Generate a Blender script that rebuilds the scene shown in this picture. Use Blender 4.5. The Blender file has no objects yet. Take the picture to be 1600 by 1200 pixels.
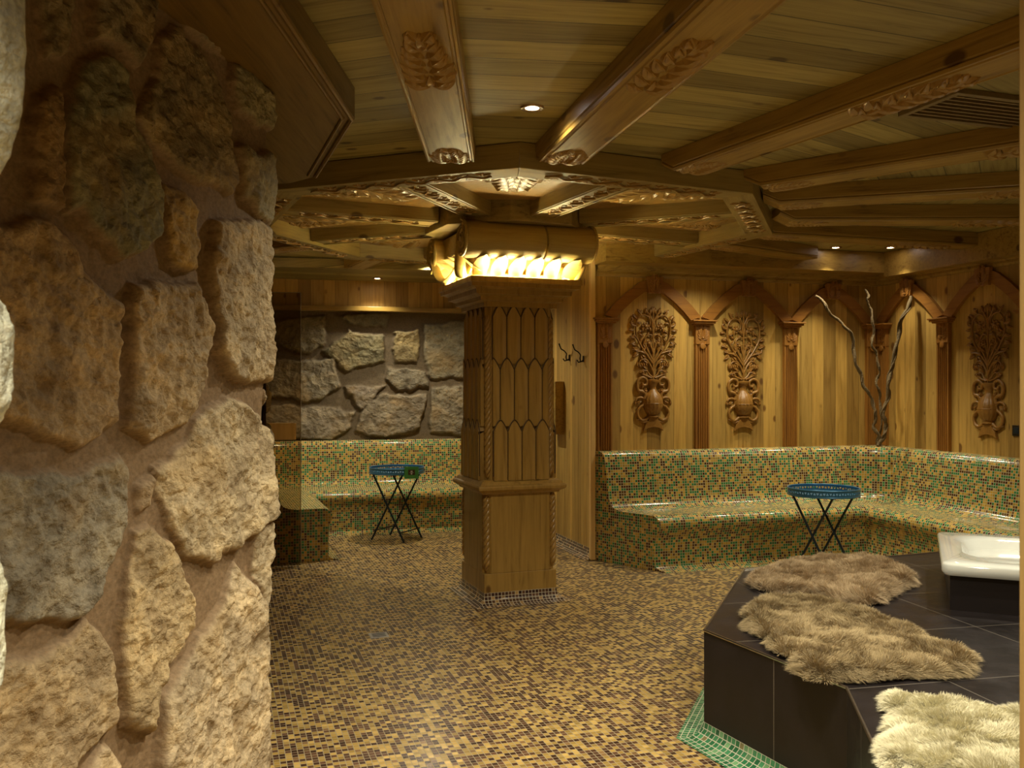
import bpy, math, random
import numpy as np
from mathutils import Vector, Matrix

PI = math.pi
S = bpy.context.scene
COL = S.collection
F = 1400.0; HOR = 605.0; CH = 1.5          # focal length in px, horizon row, eye height

# ------------------------------------------------------------------ camera
cam_d = bpy.data.cameras.new('camera'); cam = bpy.data.objects.new('camera', cam_d); COL.objects.link(cam)
cam.location = (0, 0, CH); cam.rotation_euler = (PI/2, 0, 0)
cam_d.sensor_width = 36; cam_d.lens = 36*F/1600; cam_d.shift_y = (HOR-600)/1600
cam_d.clip_start = 0.05; cam_d.clip_end = 60
cam_d.dof.use_dof = True; cam_d.dof.focus_distance = 5.0; cam_d.dof.aperture_fstop = 13.0
S.camera = cam
# ------------------------------------------------------------------ world / exposure
w = bpy.data.worlds.new('world'); S.world = w; w.use_nodes = True
w.node_tree.nodes['Background'].inputs[0].default_value = (.30, .22, .10, 1)
w.node_tree.nodes['Background'].inputs[1].default_value = .01
S.view_settings.view_transform = 'Standard'; S.view_settings.look = 'None'
S.view_settings.gamma = 1; S.view_settings.exposure = 0.68
S.view_settings.use_curve_mapping = False

WARM = (1.0, .91, .68)
def lamp_spot(name, loc, watts, ang=110, blend=.6, col=WARM, r=.03, aim=None):
    d = bpy.data.lights.new(name, 'SPOT'); d.energy = watts; d.color = col
    d.spot_size = math.radians(ang); d.spot_blend = blend; d.shadow_soft_size = r
    o = bpy.data.objects.new(name, d); COL.objects.link(o); o.location = loc
    if aim is not None:
        v = Vector(aim)-Vector(loc); o.rotation_euler = v.to_track_quat('-Z', 'Y').to_euler()
    return o
def lamp_point(name, loc, watts, col=WARM, r=.12):
    d = bpy.data.lights.new(name, 'POINT'); d.energy = watts; d.color = col; d.shadow_soft_size = r
    o = bpy.data.objects.new(name, d); COL.objects.link(o); o.location = loc
    return o
CZ = 2.75
# recessed downlights: (x, y, z, watts, cone, label) -- fittings are built further down
DOWN = [
 (.09, 4.0, CZ, 50, 150, 'bright round downlight in the ceiling boards between the two nearest carved beams'),
 (2.89, 8.0, CZ, 34, 85, 'left one of the two small downlights in the ceiling near the back right corner'),
 (3.38, 8.0, CZ, 20, 85, 'right one of the two small downlights in the ceiling near the back right corner'),
 (-1.42, 9.45, 2.65, 16, 115, 'small downlight over the stone wall of the left alcove'),
]
HID = [  # unseen spots, no fittings: inferred downlights plus fill added to brighten
 (.35, 2.5, CZ, 85, 100), (.15, -.1, CZ, 200, 125), (1.1, 2.2, CZ, 98, 138),
 (2.55, 3.2, CZ, 60, 120), (2.9, 4.7, CZ, 85, 125), (-.8, 8.72, 2.715, 60, 150), (-2.2, 7.9, 2.7, 40, 125), (-1.8, 6.3, 2.7, 35, 125),
 (2.3, 7.33, 2.7, 38, 125), (1.75, 7.58, 2.7, 24, 125), (2.9, 6.6, 2.7, 25, 110), (.3, 3.2, CZ, 45, 110), (.72, 6.9, 2.7, 20, 120)]

# ------------------------------------------------------------------ geometry helpers
def PX(x, y, z):                       # pixel of a point known to lie at height z -> plan position
    d = F*(CH-z)/(y-HOR); return ((x-800)/F*d, d)
def rotv(v, a):
    c, s = math.cos(a), math.sin(a); return (v[0]*c-v[1]*s, v[0]*s+v[1]*c)

class MB:
    def __init__(s): s.v = []; s.f = []; s.uv = {}; s.col = None
    def add(s, vs, fs, uvs=None):
        b = len(s.v); s.v += [tuple(map(float, p)) for p in vs]
        for i, f in enumerate(fs):
            if uvs is not None: s.uv[len(s.f)] = uvs[i]
            s.f.append(tuple(b+k for k in f))
        return s
    def box(s, c, d, M=None):
        x, y, z = [k/2 for k in d]
        vs = [(c[0]+i*x, c[1]+j*y, c[2]+k*z) for i in (-1, 1) for j in (-1, 1) for k in (-1, 1)]
        if M: vs = [M @ Vector(p) for p in vs]
        return s.add(vs, [(0,1,3,2),(4,6,7,5),(0,4,5,1),(2,3,7,6),(0,2,6,4),(1,5,7,3)])
    def prism(s, poly, z0, z1, M=None):        # poly in xy, extruded in z
        n = len(poly)
        a = sum(poly[i][0]*poly[(i+1)%n][1]-poly[(i+1)%n][0]*poly[i][1] for i in range(n))
        if a < 0: poly = poly[::-1]
        vs = [(p[0], p[1], z0) for p in poly]+[(p[0], p[1], z1) for p in poly]
        if M: vs = [M @ Vector(p) for p in vs]
        return s.add(vs, [tuple(range(n))[::-1], tuple(range(n, 2*n))]+[(i, (i+1)%n, n+(i+1)%n, n+i) for i in range(n)])
    def tube(s, pts, r, n=8, cap=True, flat=1.0):
        pts = [Vector(p) for p in pts]; m = len(pts)
        rs = r if hasattr(r, '__len__') else [r]*m
        vs = []; up = Vector((0, 0, 1)); prev = None
        for i, p in enumerate(pts):
            t = (pts[min(i+1, m-1)]-pts[max(i-1, 0)]).normalized()
            if prev is None:
                a = t.cross(up)
                if a.length < .1: a = t.cross(Vector((1, 0, 0)))
            else: a = prev-t*prev.dot(t)
            a.normalize(); prev = a; b = t.cross(a)
            for k in range(n):
                th = 2*PI*k/n; vs.append(p+(a*math.cos(th)+b*math.sin(th)*flat)*rs[i])
        fs = [(i*n+k, i*n+(k+1)%n, (i+1)*n+(k+1)%n, (i+1)*n+k) for i in range(m-1) for k in range(n)]
        if cap: fs += [tuple(range(n))[::-1], tuple((m-1)*n+k for k in range(n))]
        return s.add(vs, fs)
    def lathe(s, prof, n=32, M=None, close=True):
        m = len(prof); vs = []
        for r, z in prof:
            for k in range(n):
                p = Vector((r*math.cos(2*PI*k/n), r*math.sin(2*PI*k/n), z))
                vs.append(M @ p if M else p)
        fs = [(i*n+k, i*n+(k+1)%n, (i+1)*n+(k+1)%n, (i+1)*n+k) for i in range(m-1) for k in range(n)]
        if close: fs += [tuple(range(n))[::-1], tuple((m-1)*n+k for k in range(n))]
        return s.add(vs, fs)
    def leaf(s, p, ang, L, W, H, ax=None, bend=0.0, n=7):
        """relief leaf lying in local XZ plane (or ax basis), raised toward -Y; starts at p"""
        u = (math.cos(ang), math.sin(ang)); q = (-u[1], u[0]); vs = []; fs = []
        cr = (-1, -.55, 0, .55, 1)
        for i in range(n):
            t = i/(n-1); ww = W*math.sin(PI*min(1, t*.92+.06))**.8; cx = bend*L*t*t
            for c in cr:
                h = H*(1-abs(c)**2)*math.sin(PI*(.12+.8*t)) - (H*.45 if c == 0 else 0)
                x = p[0]+u[0]*L*t+q[0]*(c*ww/2+cx); z = p[1]+u[1]*L*t+q[1]*(c*ww/2+cx)
                vs.append((x, -h if abs(c) < 1 else .004, z))
        for i in range(n-1):
            for c in range(4):
                a = i*5+c; fs.append((a, a+1, a+6, a+5))
        if ax: vs = [ax @ Vector(k) for k in vs]
        return s.add(vs, fs)
    def build(s, name, mat, parent=None, world=False, smooth=35, bevel=0, col=None, subs=0):
        me = bpy.data.meshes.new(name)
        vs = s.v
        if world and parent is not None:
            Mi = parent['_M'] if False else MATS_INV[parent.name]
            vs = [tuple(Mi @ Vector(p)) for p in vs]
        me.from_pydata(vs, [], s.f)
        if s.uv:
            ul = me.uv_layers.new(name='UVMap').data
            for i, poly in enumerate(me.polygons):
                if i in s.uv:
                    for k, li in enumerate(poly.loop_indices): ul[li].uv = s.uv[i][k]
        me.validate(); 
        if smooth:
            me.shade_smooth(); me.set_sharp_from_angle(angle=math.radians(smooth))
        o = bpy.data.objects.new(name, me); COL.objects.link(o); me.materials.append(mat)
        if parent: o.parent = parent
        if bevel:
            b = o.modifiers.new('bevel', 'BEVEL'); b.width = bevel; b.segments = 2; b.limit_method = 'ANGLE'; b.angle_limit = .6
        return o
MATS_INV = {}
def thing(name, label, cat, loc=(0,0,0), rotz=0, group=None, euler=None):
    o = bpy.data.objects.new(name, None); COL.objects.link(o); o.empty_display_size = .1
    o.location = loc; o.rotation_euler = euler or (0, 0, rotz)
    o['label'] = label; o['category'] = cat
    if group: o['group'] = group
    from mathutils import Euler
    MATS_INV[o.name] = (Matrix.Translation(loc) @ Euler(euler or (0,0,rotz)).to_matrix().to_4x4()).inverted()
    return o
def tag(o, label, cat, group=None):
    o['label'] = label; o['category'] = cat
    if group: o['group'] = group
    return o
def struct(o): o['kind'] = 'structure'; return o
def centre(o, loc, rotz=0):            # move a world-built mesh's origin to its base
    M = (Matrix.Translation(loc) @ Matrix.Rotation(rotz, 4, 'Z')); o.data.transform(M.inverted()); o.matrix_world = M; o.location = loc; o.rotation_euler = (0,0,rotz)
    return o

def sweep(path, prof, start=None, end=None, closed=False, inside=1, uvs=.0, cap=True):
    """sweep profile [(offset,z)] along plan path; offset goes to the right (inside=1) of travel."""
    n = len(path); P = [Vector(p) for p in path]; mb = MB(); rows = []
    def nrm(a, b): d = (b-a).normalized(); return Vector((d.y, -d.x))*inside
    dist = [0]
    for i in range(1, n): dist.append(dist[-1]+(P[i]-P[i-1]).length)
    if closed: dist.append(dist[-1]+(P[0]-P[-1]).length)
    idx = list(range(n))+([0] if closed else [])
    ms = []
    for i in range(n):
        if closed or 0 < i < n-1:
            n1 = nrm(P[i-1], P[i]); n2 = nrm(P[i], P[(i+1)%n]); m = (n1+n2); m = m/m.length; m = m/max(.3, m.dot(n1))
        elif i == 0: m = Vector(start) if start else nrm(P[0], P[1])
        else: m = Vector(end) if end else nrm(P[-2], P[-1])
        ms.append(m)
    t = [0]
    for j in range(1, len(prof)): t.append(t[-1]+math.hypot(prof[j][0]-prof[j-1][0], prof[j][1]-prof[j-1][1]))
    k = len(prof); vs = []; fs = []; uv = []
    for i in idx:
        for (o, z) in prof: q = P[i]+ms[i]*o; vs.append((q.x, q.y, z))
    for i in range(len(idx)-1):
        a0, b0 = P[idx[i]], P[idx[i+1]]; d = (b0-a0).normalized()
        for j in range(k-1):
            a = i*k+j
            f = (a, a+1, a+k+1, a+k) ; 
            # uv: projected distance along segment
            def U(q, base): return base+(Vector((vs[q][0], vs[q][1]))-a0).dot(d)
            fs.append(f if inside > 0 else f[::-1])
            l = [(U(a, dist[i]), t[j]), (U(a+1, dist[i]), t[j+1]), (U(a+k+1, dist[i]), t[j+1]), (U(a+k, dist[i]), t[j])]
            uv.append(l if inside > 0 else l[::-1])
    mb.add(vs, fs, uv)
    if cap and not closed:
        for i, flip in ((0, True), (n-1, False)):
            q0 = vs[i*k:(i+1)*k]; dn = Vector((ms[i].x, ms[i].y))
            # close down to the floor
            base = [(P[i].x, P[i].y, 0)]
            poly = q0+base; u = [((Vector((p[0], p[1]))-P[i]).dot(dn.normalized())*1.0, p[2]) for p in poly]
            f = tuple(range(len(poly)))
            if flip: f = f[::-1]; u = u[::-1]
            mb.add(poly, [f], [u])
    return mb

# ------------------------------------------------------------------ noise (numpy) for the rock relief
def vnoise(x, y, seed=0):
    rs = np.random.RandomState(seed); T = rs.rand(256, 256)
    xi = np.floor(x).astype(int); yi = np.floor(y).astype(int); fx = x-xi; fy = y-yi
    fx = fx*fx*(3-2*fx); fy = fy*fy*(3-2*fy); a = T[xi%256, yi%256]; b = T[(xi+1)%256, yi%256]
    c = T[xi%256, (yi+1)%256]; d = T[(xi+1)%256, (yi+1)%256]
    return (a*(1-fx)+b*fx)*(1-fy)+(c*(1-fx)+d*fx)*fy
def fbm(x, y, o=5, seed=0, ridge=False):
    r = 0; a = .5; t = 0
    for k in range(o):
        v = vnoise(x*2**k+k*13.7, y*2**k+k*7.1, seed+k)
        if ridge: v = 1-abs(2*v-1)
        r = r+a*v; t += a; a *= .55
    return r/t
def sdist(px, py, poly):               # signed distance, + inside
    d = np.full(px.shape, 1e9); ins = np.zeros(px.shape, bool); n = len(poly)
    for i in range(n):
        x0, y0 = poly[i]; x1, y1 = poly[(i+1)%n]; ex, ey = x1-x0, y1-y0
        t = np.clip(((px-x0)*ex+(py-y0)*ey)/(ex*ex+ey*ey+1e-12), 0, 1)
        d = np.minimum(d, np.hypot(px-x0-t*ex, py-y0-t*ey))
        c = ((y0 > py) != (y1 > py)) & (px < (x1-x0)*(py-y0)/((y1-y0) if y1 != y0 else 1e-9)+x0); ins ^= c
    return np.where(ins, d, -d)

# ------------------------------------------------------------------ materials
def nodes(name):
    m = bpy.data.materials.new(name); m.use_nodes = True; nt = m.node_tree; b = nt.nodes['Principled BSDF']
    def N(t, **k):
        n = nt.nodes.new(t)
        for a, v in k.items():
            if a.startswith('i_'):
                key = a[2:]; key = int(key) if key.isdigit() else key.replace('_', ' '); n.inputs[key].default_value = v
            else: setattr(n, a, v)
        return n
    def L(a, b): nt.links.new(a, b)
    return m, nt, b, N, L
def math_(N, L, op, a, b=None, c=None):
    n = N('ShaderNodeMath', operation=op)
    for i, q in enumerate((a, b, c)):
        if q is None: continue
        if hasattr(q, 'is_linked') or hasattr(q, 'links'): L(q, n.inputs[i])
        else: n.inputs[i].default_value = q
    return n.outputs[0]
def ramp(N, L, fac, stops, interp='LINEAR'):
    r = N('ShaderNodeValToRGB'); r.color_ramp.interpolation = interp; e = r.color_ramp.elements
    while len(e) < len(stops): e.new(.5)
    for i, (p, c) in enumerate(stops): e[i].position = p; e[i].color = (*c, 1) if len(c) == 3 else c
    L(fac, r.inputs[0]); return r.outputs[0]
def mixc(N, L, fac, a, b, mode='MIX'):
    n = N('ShaderNodeMix', data_type='RGBA', blend_type=mode)
    for sock, q in ((n.inputs[0], fac), (n.inputs[6], a), (n.inputs[7], b)):
        if hasattr(q, 'links'): L(q, sock)
        else: sock.default_value = q if not isinstance(q, tuple) else ((*q, 1) if len(q) == 3 else q)
    return n.outputs[2]

def wood(name, base, dark, axis='X', plank=None, across='Y', rough=.38, uv=False, knots=1.0, grain=1.0, contrast=.35, gapk=.85, gw=.022):
    m, nt, b, N, L = nodes(name)
    tc = N('ShaderNodeTexCoord'); src = tc.outputs['UV' if uv else 'Object']
    sep = N('ShaderNodeSeparateXYZ'); L(src, sep.inputs[0])
    ax = {'X': 0, 'Y': 1, 'Z': 2}; vec = src; pid = None; gap = None
    if plank:
        c = math_(N, L, 'DIVIDE', sep.outputs[ax[across]], plank)
        fl = math_(N, L, 'FLOOR', c); fr = math_(N, L, 'FRACT', c)
        wn = N('ShaderNodeTexWhiteNoise', noise_dimensions='1D'); L(fl, wn.inputs['W']); pid = wn.outputs[0]
        d = math_(N, L, 'MINIMUM', fr, math_(N, L, 'SUBTRACT', 1.0, fr))
        gap = math_(N, L, 'LESS_THAN', d, gw)
        off = N('ShaderNodeVectorMath', operation='MULTIPLY_ADD'); cc = N('ShaderNodeCombineXYZ')
        for k in range(3): L(pid, cc.inputs[k])
        L(cc.outputs[0], off.inputs[0]); off.inputs[1].default_value = (7, 7, 7); L(src, off.inputs[2]); vec = off.outputs[0]
    sc = [14.0*grain]*3; sc[ax[axis]] = 1.1*grain
    mp = N('ShaderNodeMapping'); mp.inputs['Scale'].default_value = sc; L(vec, mp.inputs[0])
    n1 = N('ShaderNodeTexNoise', i_Scale=1.6, i_Detail=7.0, i_Roughness=.62, i_Distortion=.9); L(mp.outputs[0], n1.inputs['Vector'])
    sc2 = [70.0]*3; sc2[ax[axis]] = 3.0
    mp2 = N('ShaderNodeMapping'); mp2.inputs['Scale'].default_value = sc2; L(vec, mp2.inputs[0])
    n2 = N('ShaderNodeTexNoise', i_Scale=1.0, i_Detail=3.0); L(mp2.outputs[0], n2.inputs['Vector'])
    g = math_(N, L, 'ADD', math_(N, L, 'MULTIPLY', n1.outputs[0], .7), math_(N, L, 'MULTIPLY', n2.outputs[0], .3))
    mid = tuple(a*(1-contrast)+c*contrast for a, c in zip(base, dark))
    col = ramp(N, L, g, [(.33, dark), (.45, mid), (.60, base)])
    # knots
    sk = [8.5]*3; sk[ax[axis]] = 5.0
    mk = N('ShaderNodeMapping'); mk.inputs['Scale'].default_value = sk; L(vec, mk.inputs[0])
    vo = N('ShaderNodeTexVoronoi', i_Scale=1.0, i_Randomness=1.0); L(mk.outputs[0], vo.inputs['Vector'])
    sel = N('ShaderNodeSeparateColor'); L(vo.outputs['Color'], sel.inputs[0])
    pick = math_(N, L, 'GREATER_THAN', sel.outputs[0], 1-.40*knots)
    rad = math_(N, L, 'MULTIPLY', sel.outputs[1], .20)
    kn = ramp(N, L, math_(N, L, 'SUBTRACT', vo.outputs['Distance'], rad), [(.0, (1, 1, 1)), (.09, (0, 0, 0))])
    km = math_(N, L, 'MULTIPLY', math_(N, L, 'MULTIPLY', kn, pick), .85)
    col = mixc(N, L, km, col, (dark[0]*.42, dark[1]*.27, dark[2]*.2))
    if plank:
        tint = ramp(N, L, pid, [(0, (.62, .58, .52)), (.5, (.92, .92, .92)), (1, (1.18, 1.14, 1.05))])
        col = mixc(N, L, 1.0, col, tint, 'MULTIPLY'); col = mixc(N, L, math_(N, L, 'MULTIPLY', gap, gapk), col, (.012, .007, .003))
    L(col, b.inputs['Base Color'])
    L(ramp(N, L, g, [(0, (rough+.15,)*3), (1, (rough-.06,)*3)]), b.inputs['Roughness'])
    bp = N('ShaderNodeBump', i_Strength=.25, i_Distance=.004)
    h = g
    if plank: h = math_(N, L, 'SUBTRACT', g, math_(N, L, 'MULTIPLY', gap, 2.0))
    L(h, bp.inputs['Height']); L(bp.outputs[0], b.inputs['Normal'])
    return m
def mosaic(name, cols, pitch=.0225, grout=(.32, .27, .18), rough=.16, gw=.055, jitter=.0):
    m, nt, b, N, L = nodes(name)
    tc = N('ShaderNodeTexCoord'); mp = N('ShaderNodeMapping'); mp.inputs['Scale'].default_value = (1/pitch,)*3
    L(tc.outputs['UV'], mp.inputs[0])
    fl = N('ShaderNodeVectorMath', operation='FLOOR'); L(mp.outputs[0], fl.inputs[0])
    fr = N('ShaderNodeVectorMath', operation='FRACTION'); L(mp.outputs[0], fr.inputs[0])
    wn = N('ShaderNodeTexWhiteNoise', noise_dimensions='3D'); L(fl.outputs[0], wn.inputs['Vector'])
    lowmap = N('ShaderNodeVectorMath', operation='MULTIPLY'); L(fl.outputs[0], lowmap.inputs[0]); lowmap.inputs[1].default_value = (.35, .35, .35)
    low = N('ShaderNodeTexNoise', i_Scale=1.0, i_Detail=2.0); L(lowmap.outputs[0], low.inputs['Vector'])
    sel = math_(N, L, 'FRACT', math_(N, L, 'ADD', math_(N, L, 'MULTIPLY', wn.outputs[0], .90), math_(N, L, 'MULTIPLY_ADD', low.outputs[0], .5, -.20)))
    col = ramp(N, L, sel, cols, 'CONSTANT')
    sc = N('ShaderNodeSeparateColor'); L(wn.outputs['Color'], sc.inputs[0])
    col = mixc(N, L, 1.0, col, ramp(N, L, sc.outputs[1], [(0, (.72, .72, .72)), (1, (1.25, 1.22, 1.15))]), 'MULTIPLY')
    sp = N('ShaderNodeSeparateXYZ'); L(fr.outputs[0], sp.inputs[0])
    def edge(o): return math_(N, L, 'MINIMUM', o, math_(N, L, 'SUBTRACT', 1.0, o))
    e = math_(N, L, 'MINIMUM', edge(sp.outputs[0]), edge(sp.outputs[1]))
    gm = ramp(N, L, e, [(gw, (1, 1, 1)), (gw+.03, (0, 0, 0))])
    L(mixc(N, L, gm, col, grout), b.inputs['Base Color'])
    L(ramp(N, L, gm, [(0, (rough,)*3), (1, (.7,)*3)]), b.inputs['Roughness'])
    # every little tile sits at its own slight tilt
    tl = N('ShaderNodeVectorMath', operation='SUBTRACT'); L(wn.outputs['Color'], tl.inputs[0]); tl.inputs[1].default_value = (.5, .5, .5)
    dt = N('ShaderNodeVectorMath', operation='DOT_PRODUCT'); L(tl.outputs[0], dt.inputs[0]); L(fr.outputs[0], dt.inputs[1])
    hh = math_(N, L, 'ADD', math_(N, L, 'MULTIPLY', dt.outputs['Value'], .35), math_(N, L, 'SUBTRACT', 1.0, gm))
    bp = N('ShaderNodeBump', i_Strength=.45, i_Distance=.0012); L(hh, bp.inputs['Height']); L(bp.outputs[0], b.inputs['Normal'])
    return m
def plain(name, col, rough=.5, metal=0, spec=None, emit=None, es=0, coat=0, bump=0, bscale=40):
    m, nt, b, N, L = nodes(name)
    b.inputs['Roughness'].default_value = rough; b.inputs['Metallic'].default_value = metal
    tc = N('ShaderNodeTexCoord'); n = N('ShaderNodeTexNoise', i_Scale=float(bscale), i_Detail=4.0); L(tc.outputs['Object'], n.inputs['Vector'])
    c = ramp(N, L, n.outputs[0], [(.3, tuple(k*.88 for k in col)), (.7, tuple(min(1, k*1.08) for k in col))]); L(c, b.inputs['Base Color'])
    if coat: b.inputs['Coat Weight'].default_value = coat; b.inputs['Coat Roughness'].default_value = .05
    if emit: b.inputs['Emission Color'].default_value = (*emit, 1); b.inputs['Emission Strength'].default_value = es
    if bump:
        bp = N('ShaderNodeBump', i_Strength=bump, i_Distance=.01); L(n.outputs[0], bp.inputs['Height']); L(bp.outputs[0], b.inputs['Normal'])
    return m
def rock(name, mul=(1, 1, 1)):
    m, nt, b, N, L = nodes(name)
    at = N('ShaderNodeVertexColor', layer_name='col'); tc = N('ShaderNodeTexCoord')
    mp = N('ShaderNodeMapping'); mp.inputs['Scale'].default_value = (.8, .7, 1); L(tc.outputs['Object'], mp.inputs[0]); src = mp.outputs[0]
    n1 = N('ShaderNodeTexNoise', i_Scale=9.0, i_Detail=8.0, i_Roughness=.6, i_Distortion=.1); L(src, n1.inputs['Vector'])
    n2 = N('ShaderNodeTexNoise', i_Scale=90.0, i_Detail=4.0, i_Roughness=.6); L(src, n2.inputs['Vector'])
    n3 = N('ShaderNodeTexNoise', i_Scale=3.5, i_Detail=4.0); L(src, n3.inputs['Vector'])
    def cells(sc, wob):
        v1 = N('ShaderNodeTexVoronoi', i_Scale=sc); wv_ = N('ShaderNodeVectorMath', operation='MULTIPLY_ADD'); L(n1.outputs['Color'], wv_.inputs[0]); wv_.inputs[1].default_value = (wob,)*3
        L(src, wv_.inputs[2]); L(wv_.outputs[0], v1.inputs['Vector']); return v1.outputs['Distance']
    va, vb = cells(13.0, .22), cells(34.0, .10)
    st = at.outputs['Alpha']
    c = mixc(N, L, st, at.outputs[0], mixc(N, L, 1.0, at.outputs[0], ramp(N, L, n1.outputs[0], [(.30, (.55, .50, .44)), (.48, (1.0, 1.0, 1.0)), (.66, (1.35, 1.32, 1.22))]), 'MULTIPLY'))
    c = mixc(N, L, 1.0, c, ramp(N, L, n2.outputs[0], [(.35, (.82, .82, .82)), (.62, (1.15, 1.15, 1.15))]), 'MULTIPLY')
    c = mixc(N, L, math_(N, L, 'MULTIPLY', st, ramp(N, L, n3.outputs[0], [(.54, (0, 0, 0)), (.66, (.42, .42, .42))])), c, (.36*mul[0], .22*mul[1], .075*mul[2]))
    L(c, b.inputs['Base Color']); b.inputs['Roughness'].default_value = .8
    b.inputs['Specular IOR Level'].default_value = .35
    h = math_(N, L, 'ADD', math_(N, L, 'MULTIPLY', n1.outputs[0], 1.2), math_(N, L, 'MULTIPLY', n2.outputs[0], .10))
    h = math_(N, L, 'SUBTRACT', h, math_(N, L, 'MULTIPLY', va, .9)); h = math_(N, L, 'SUBTRACT', h, math_(N, L, 'MULTIPLY', vb, .42))
    h = math_(N, L, 'ADD', math_(N, L, 'MULTIPLY', h, st), math_(N, L, 'MULTIPLY', n2.outputs[0], .08))
    bp = N('ShaderNodeBump', i_Strength=.9, i_Distance=.018); L(h, bp.inputs['Height']); L(bp.outputs[0], b.inputs['Normal'])
    return m

m_dark = wood('shade_darkened_soffit_wood', (.20, .115, .024), (.09, .045, .008), axis='Y', rough=.4, knots=.5)  # the beam wood in a darker colour that carries the soffit's shade
PINE = (.50, .31, .105); PINED = (.27, .145, .04)
m_ceil = wood('pine_ceiling_boards', (.43, .345, .115), (.19, .135, .036), axis='X', plank=.18, gw=.014, across='Y', uv=True, rough=.45)
m_beam = wood('oiled_pine_beam', (.38, .235, .050), (.16, .080, .012), axis='X', rough=.34, knots=.6)
m_beam_y = wood('oiled_pine_ring', (.37, .26, .078), (.17, .11, .028), axis='X', rough=.4, knots=.4)
m_carve = plain('carved_oiled_pine', (.36, .205, .05), rough=.3, bump=.3, bscale=30)
m_carve_dark = plain('carved_dark_wood', (.30, .145, .028), rough=.38, bump=.3, bscale=30)
m_pillar = wood('dark_oiled_pillar_wood', (.42, .25, .058), (.22, .12, .022), axis='Z', rough=.33, knots=.15)
m_cap = wood('capital_wood', (.46, .33, .09), (.30, .19, .045), axis='X', rough=.42, knots=.3)
m_arch = wood('reddish_arch_wood', (.33, .145, .024), (.19, .072, .012), axis='X', rough=.42, knots=.4)
m_pil = wood('reddish_pilaster_wood', (.35, .155, .026), (.20, .078, .012), axis='Z', rough=.42, knots=.5)
m_wallp = wood('pine_wall_boards', (.56, .35, .085), (.31, .17, .03), axis='Z', plank=.13, gapk=.4, across='X', rough=.5, knots=1.0)
m_part = wood('pine_partition_boards', (.62, .40, .11), (.38, .21, .045), axis='Z', plank=.07, across='X', rough=.42, knots=.9)
m_jamb = wood('pine_door_frame', (.80, .55, .22), (.62, .38, .12), axis='Z', rough=.4, knots=.2)
m_bench = mosaic('green_ochre_brown_mosaic', [(0, (.085, .030, .008)), (.22, (.035, .20, .062)), (.49, (.13, .065, .016)), (.56, (.50, .31, .040)), (.80, (.58, .36, .065)), (.91, (.32, .23, .04))], grout=(.50, .43, .24), gw=.07)
m_floor = mosaic('ochre_brown_floor_mosaic', [(0, (.060, .028, .018)), (.26, (.13, .066, .038)), (.50, (.44, .29, .08)), (.72, (.56, .38, .12)), (.92, (.24, .14, .06))], pitch=.025, grout=(.38, .31, .19), rough=.24, gw=.045)
m_cove = mosaic('brown_cove_mosaic', [(0, (.06, .028, .02)), (.45, (.11, .055, .03)), (.72, (.40, .25, .10))], pitch=.025, grout=(.6, .52, .38), rough=.2)
m_green = mosaic('green_plinth_mosaic', [(0, (.03, .16, .07)), (.4, (.06, .24, .11)), (.75, (.16, .34, .17)), (.92, (.30, .26, .12))], pitch=.026, grout=(.55, .52, .40), rough=.2)
m_rock = rock('rough_stone'); m_rockw = rock('pale_stone')
m_white = plain('white_enamel', (.80, .82, .78), rough=.08, coat=.5, bscale=3)
m_steel = plain('brushed_trim', (.55, .50, .42), rough=.3, metal=1)
m_blue = plain('blue_painted_metal', (.05, .19, .34), rough=.35, metal=.3, coat=.2)
m_navy = plain('dark_blue_metal', (.014, .028, .042), rough=.4, metal=.4)
m_iron = plain('black_iron', (.02, .014, .01), rough=.5, metal=.6)
m_green_card = plain('green_card', (.07, .32, .07), rough=.5)
m_brown_card = plain('brown_print', (.06, .028, .015), rough=.5)
m_white_ink = plain('white_print', (.75, .75, .70), rough=.5)
m_groove_shade = plain('painted_groove_shade', (.085, .042, .010), rough=.6)  # dark colour standing in for shade in the gaps between flutes
m_bark = plain('pale_vine_bark', (.14, .092, .034), rough=.8, bump=.8, bscale=60)
m_black = plain('black_panel', (.008, .007, .006), rough=.35)
m_vent = plain('vent_wood', (.22, .15, .06), rough=.5)
m_rim = plain('downlight_rim', (.35, .22, .10), rough=.3, metal=.8)
m_lens = plain('lamp_glass', (1, 1, 1), emit=(1, .88, .80), es=30)
m_tube = plain('light_tube', (1, 1, 1), emit=(1, .91, .50), es=125)
m_drain = plain('drain_steel', (.45, .42, .38), rough=.35, metal=.7)
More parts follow.
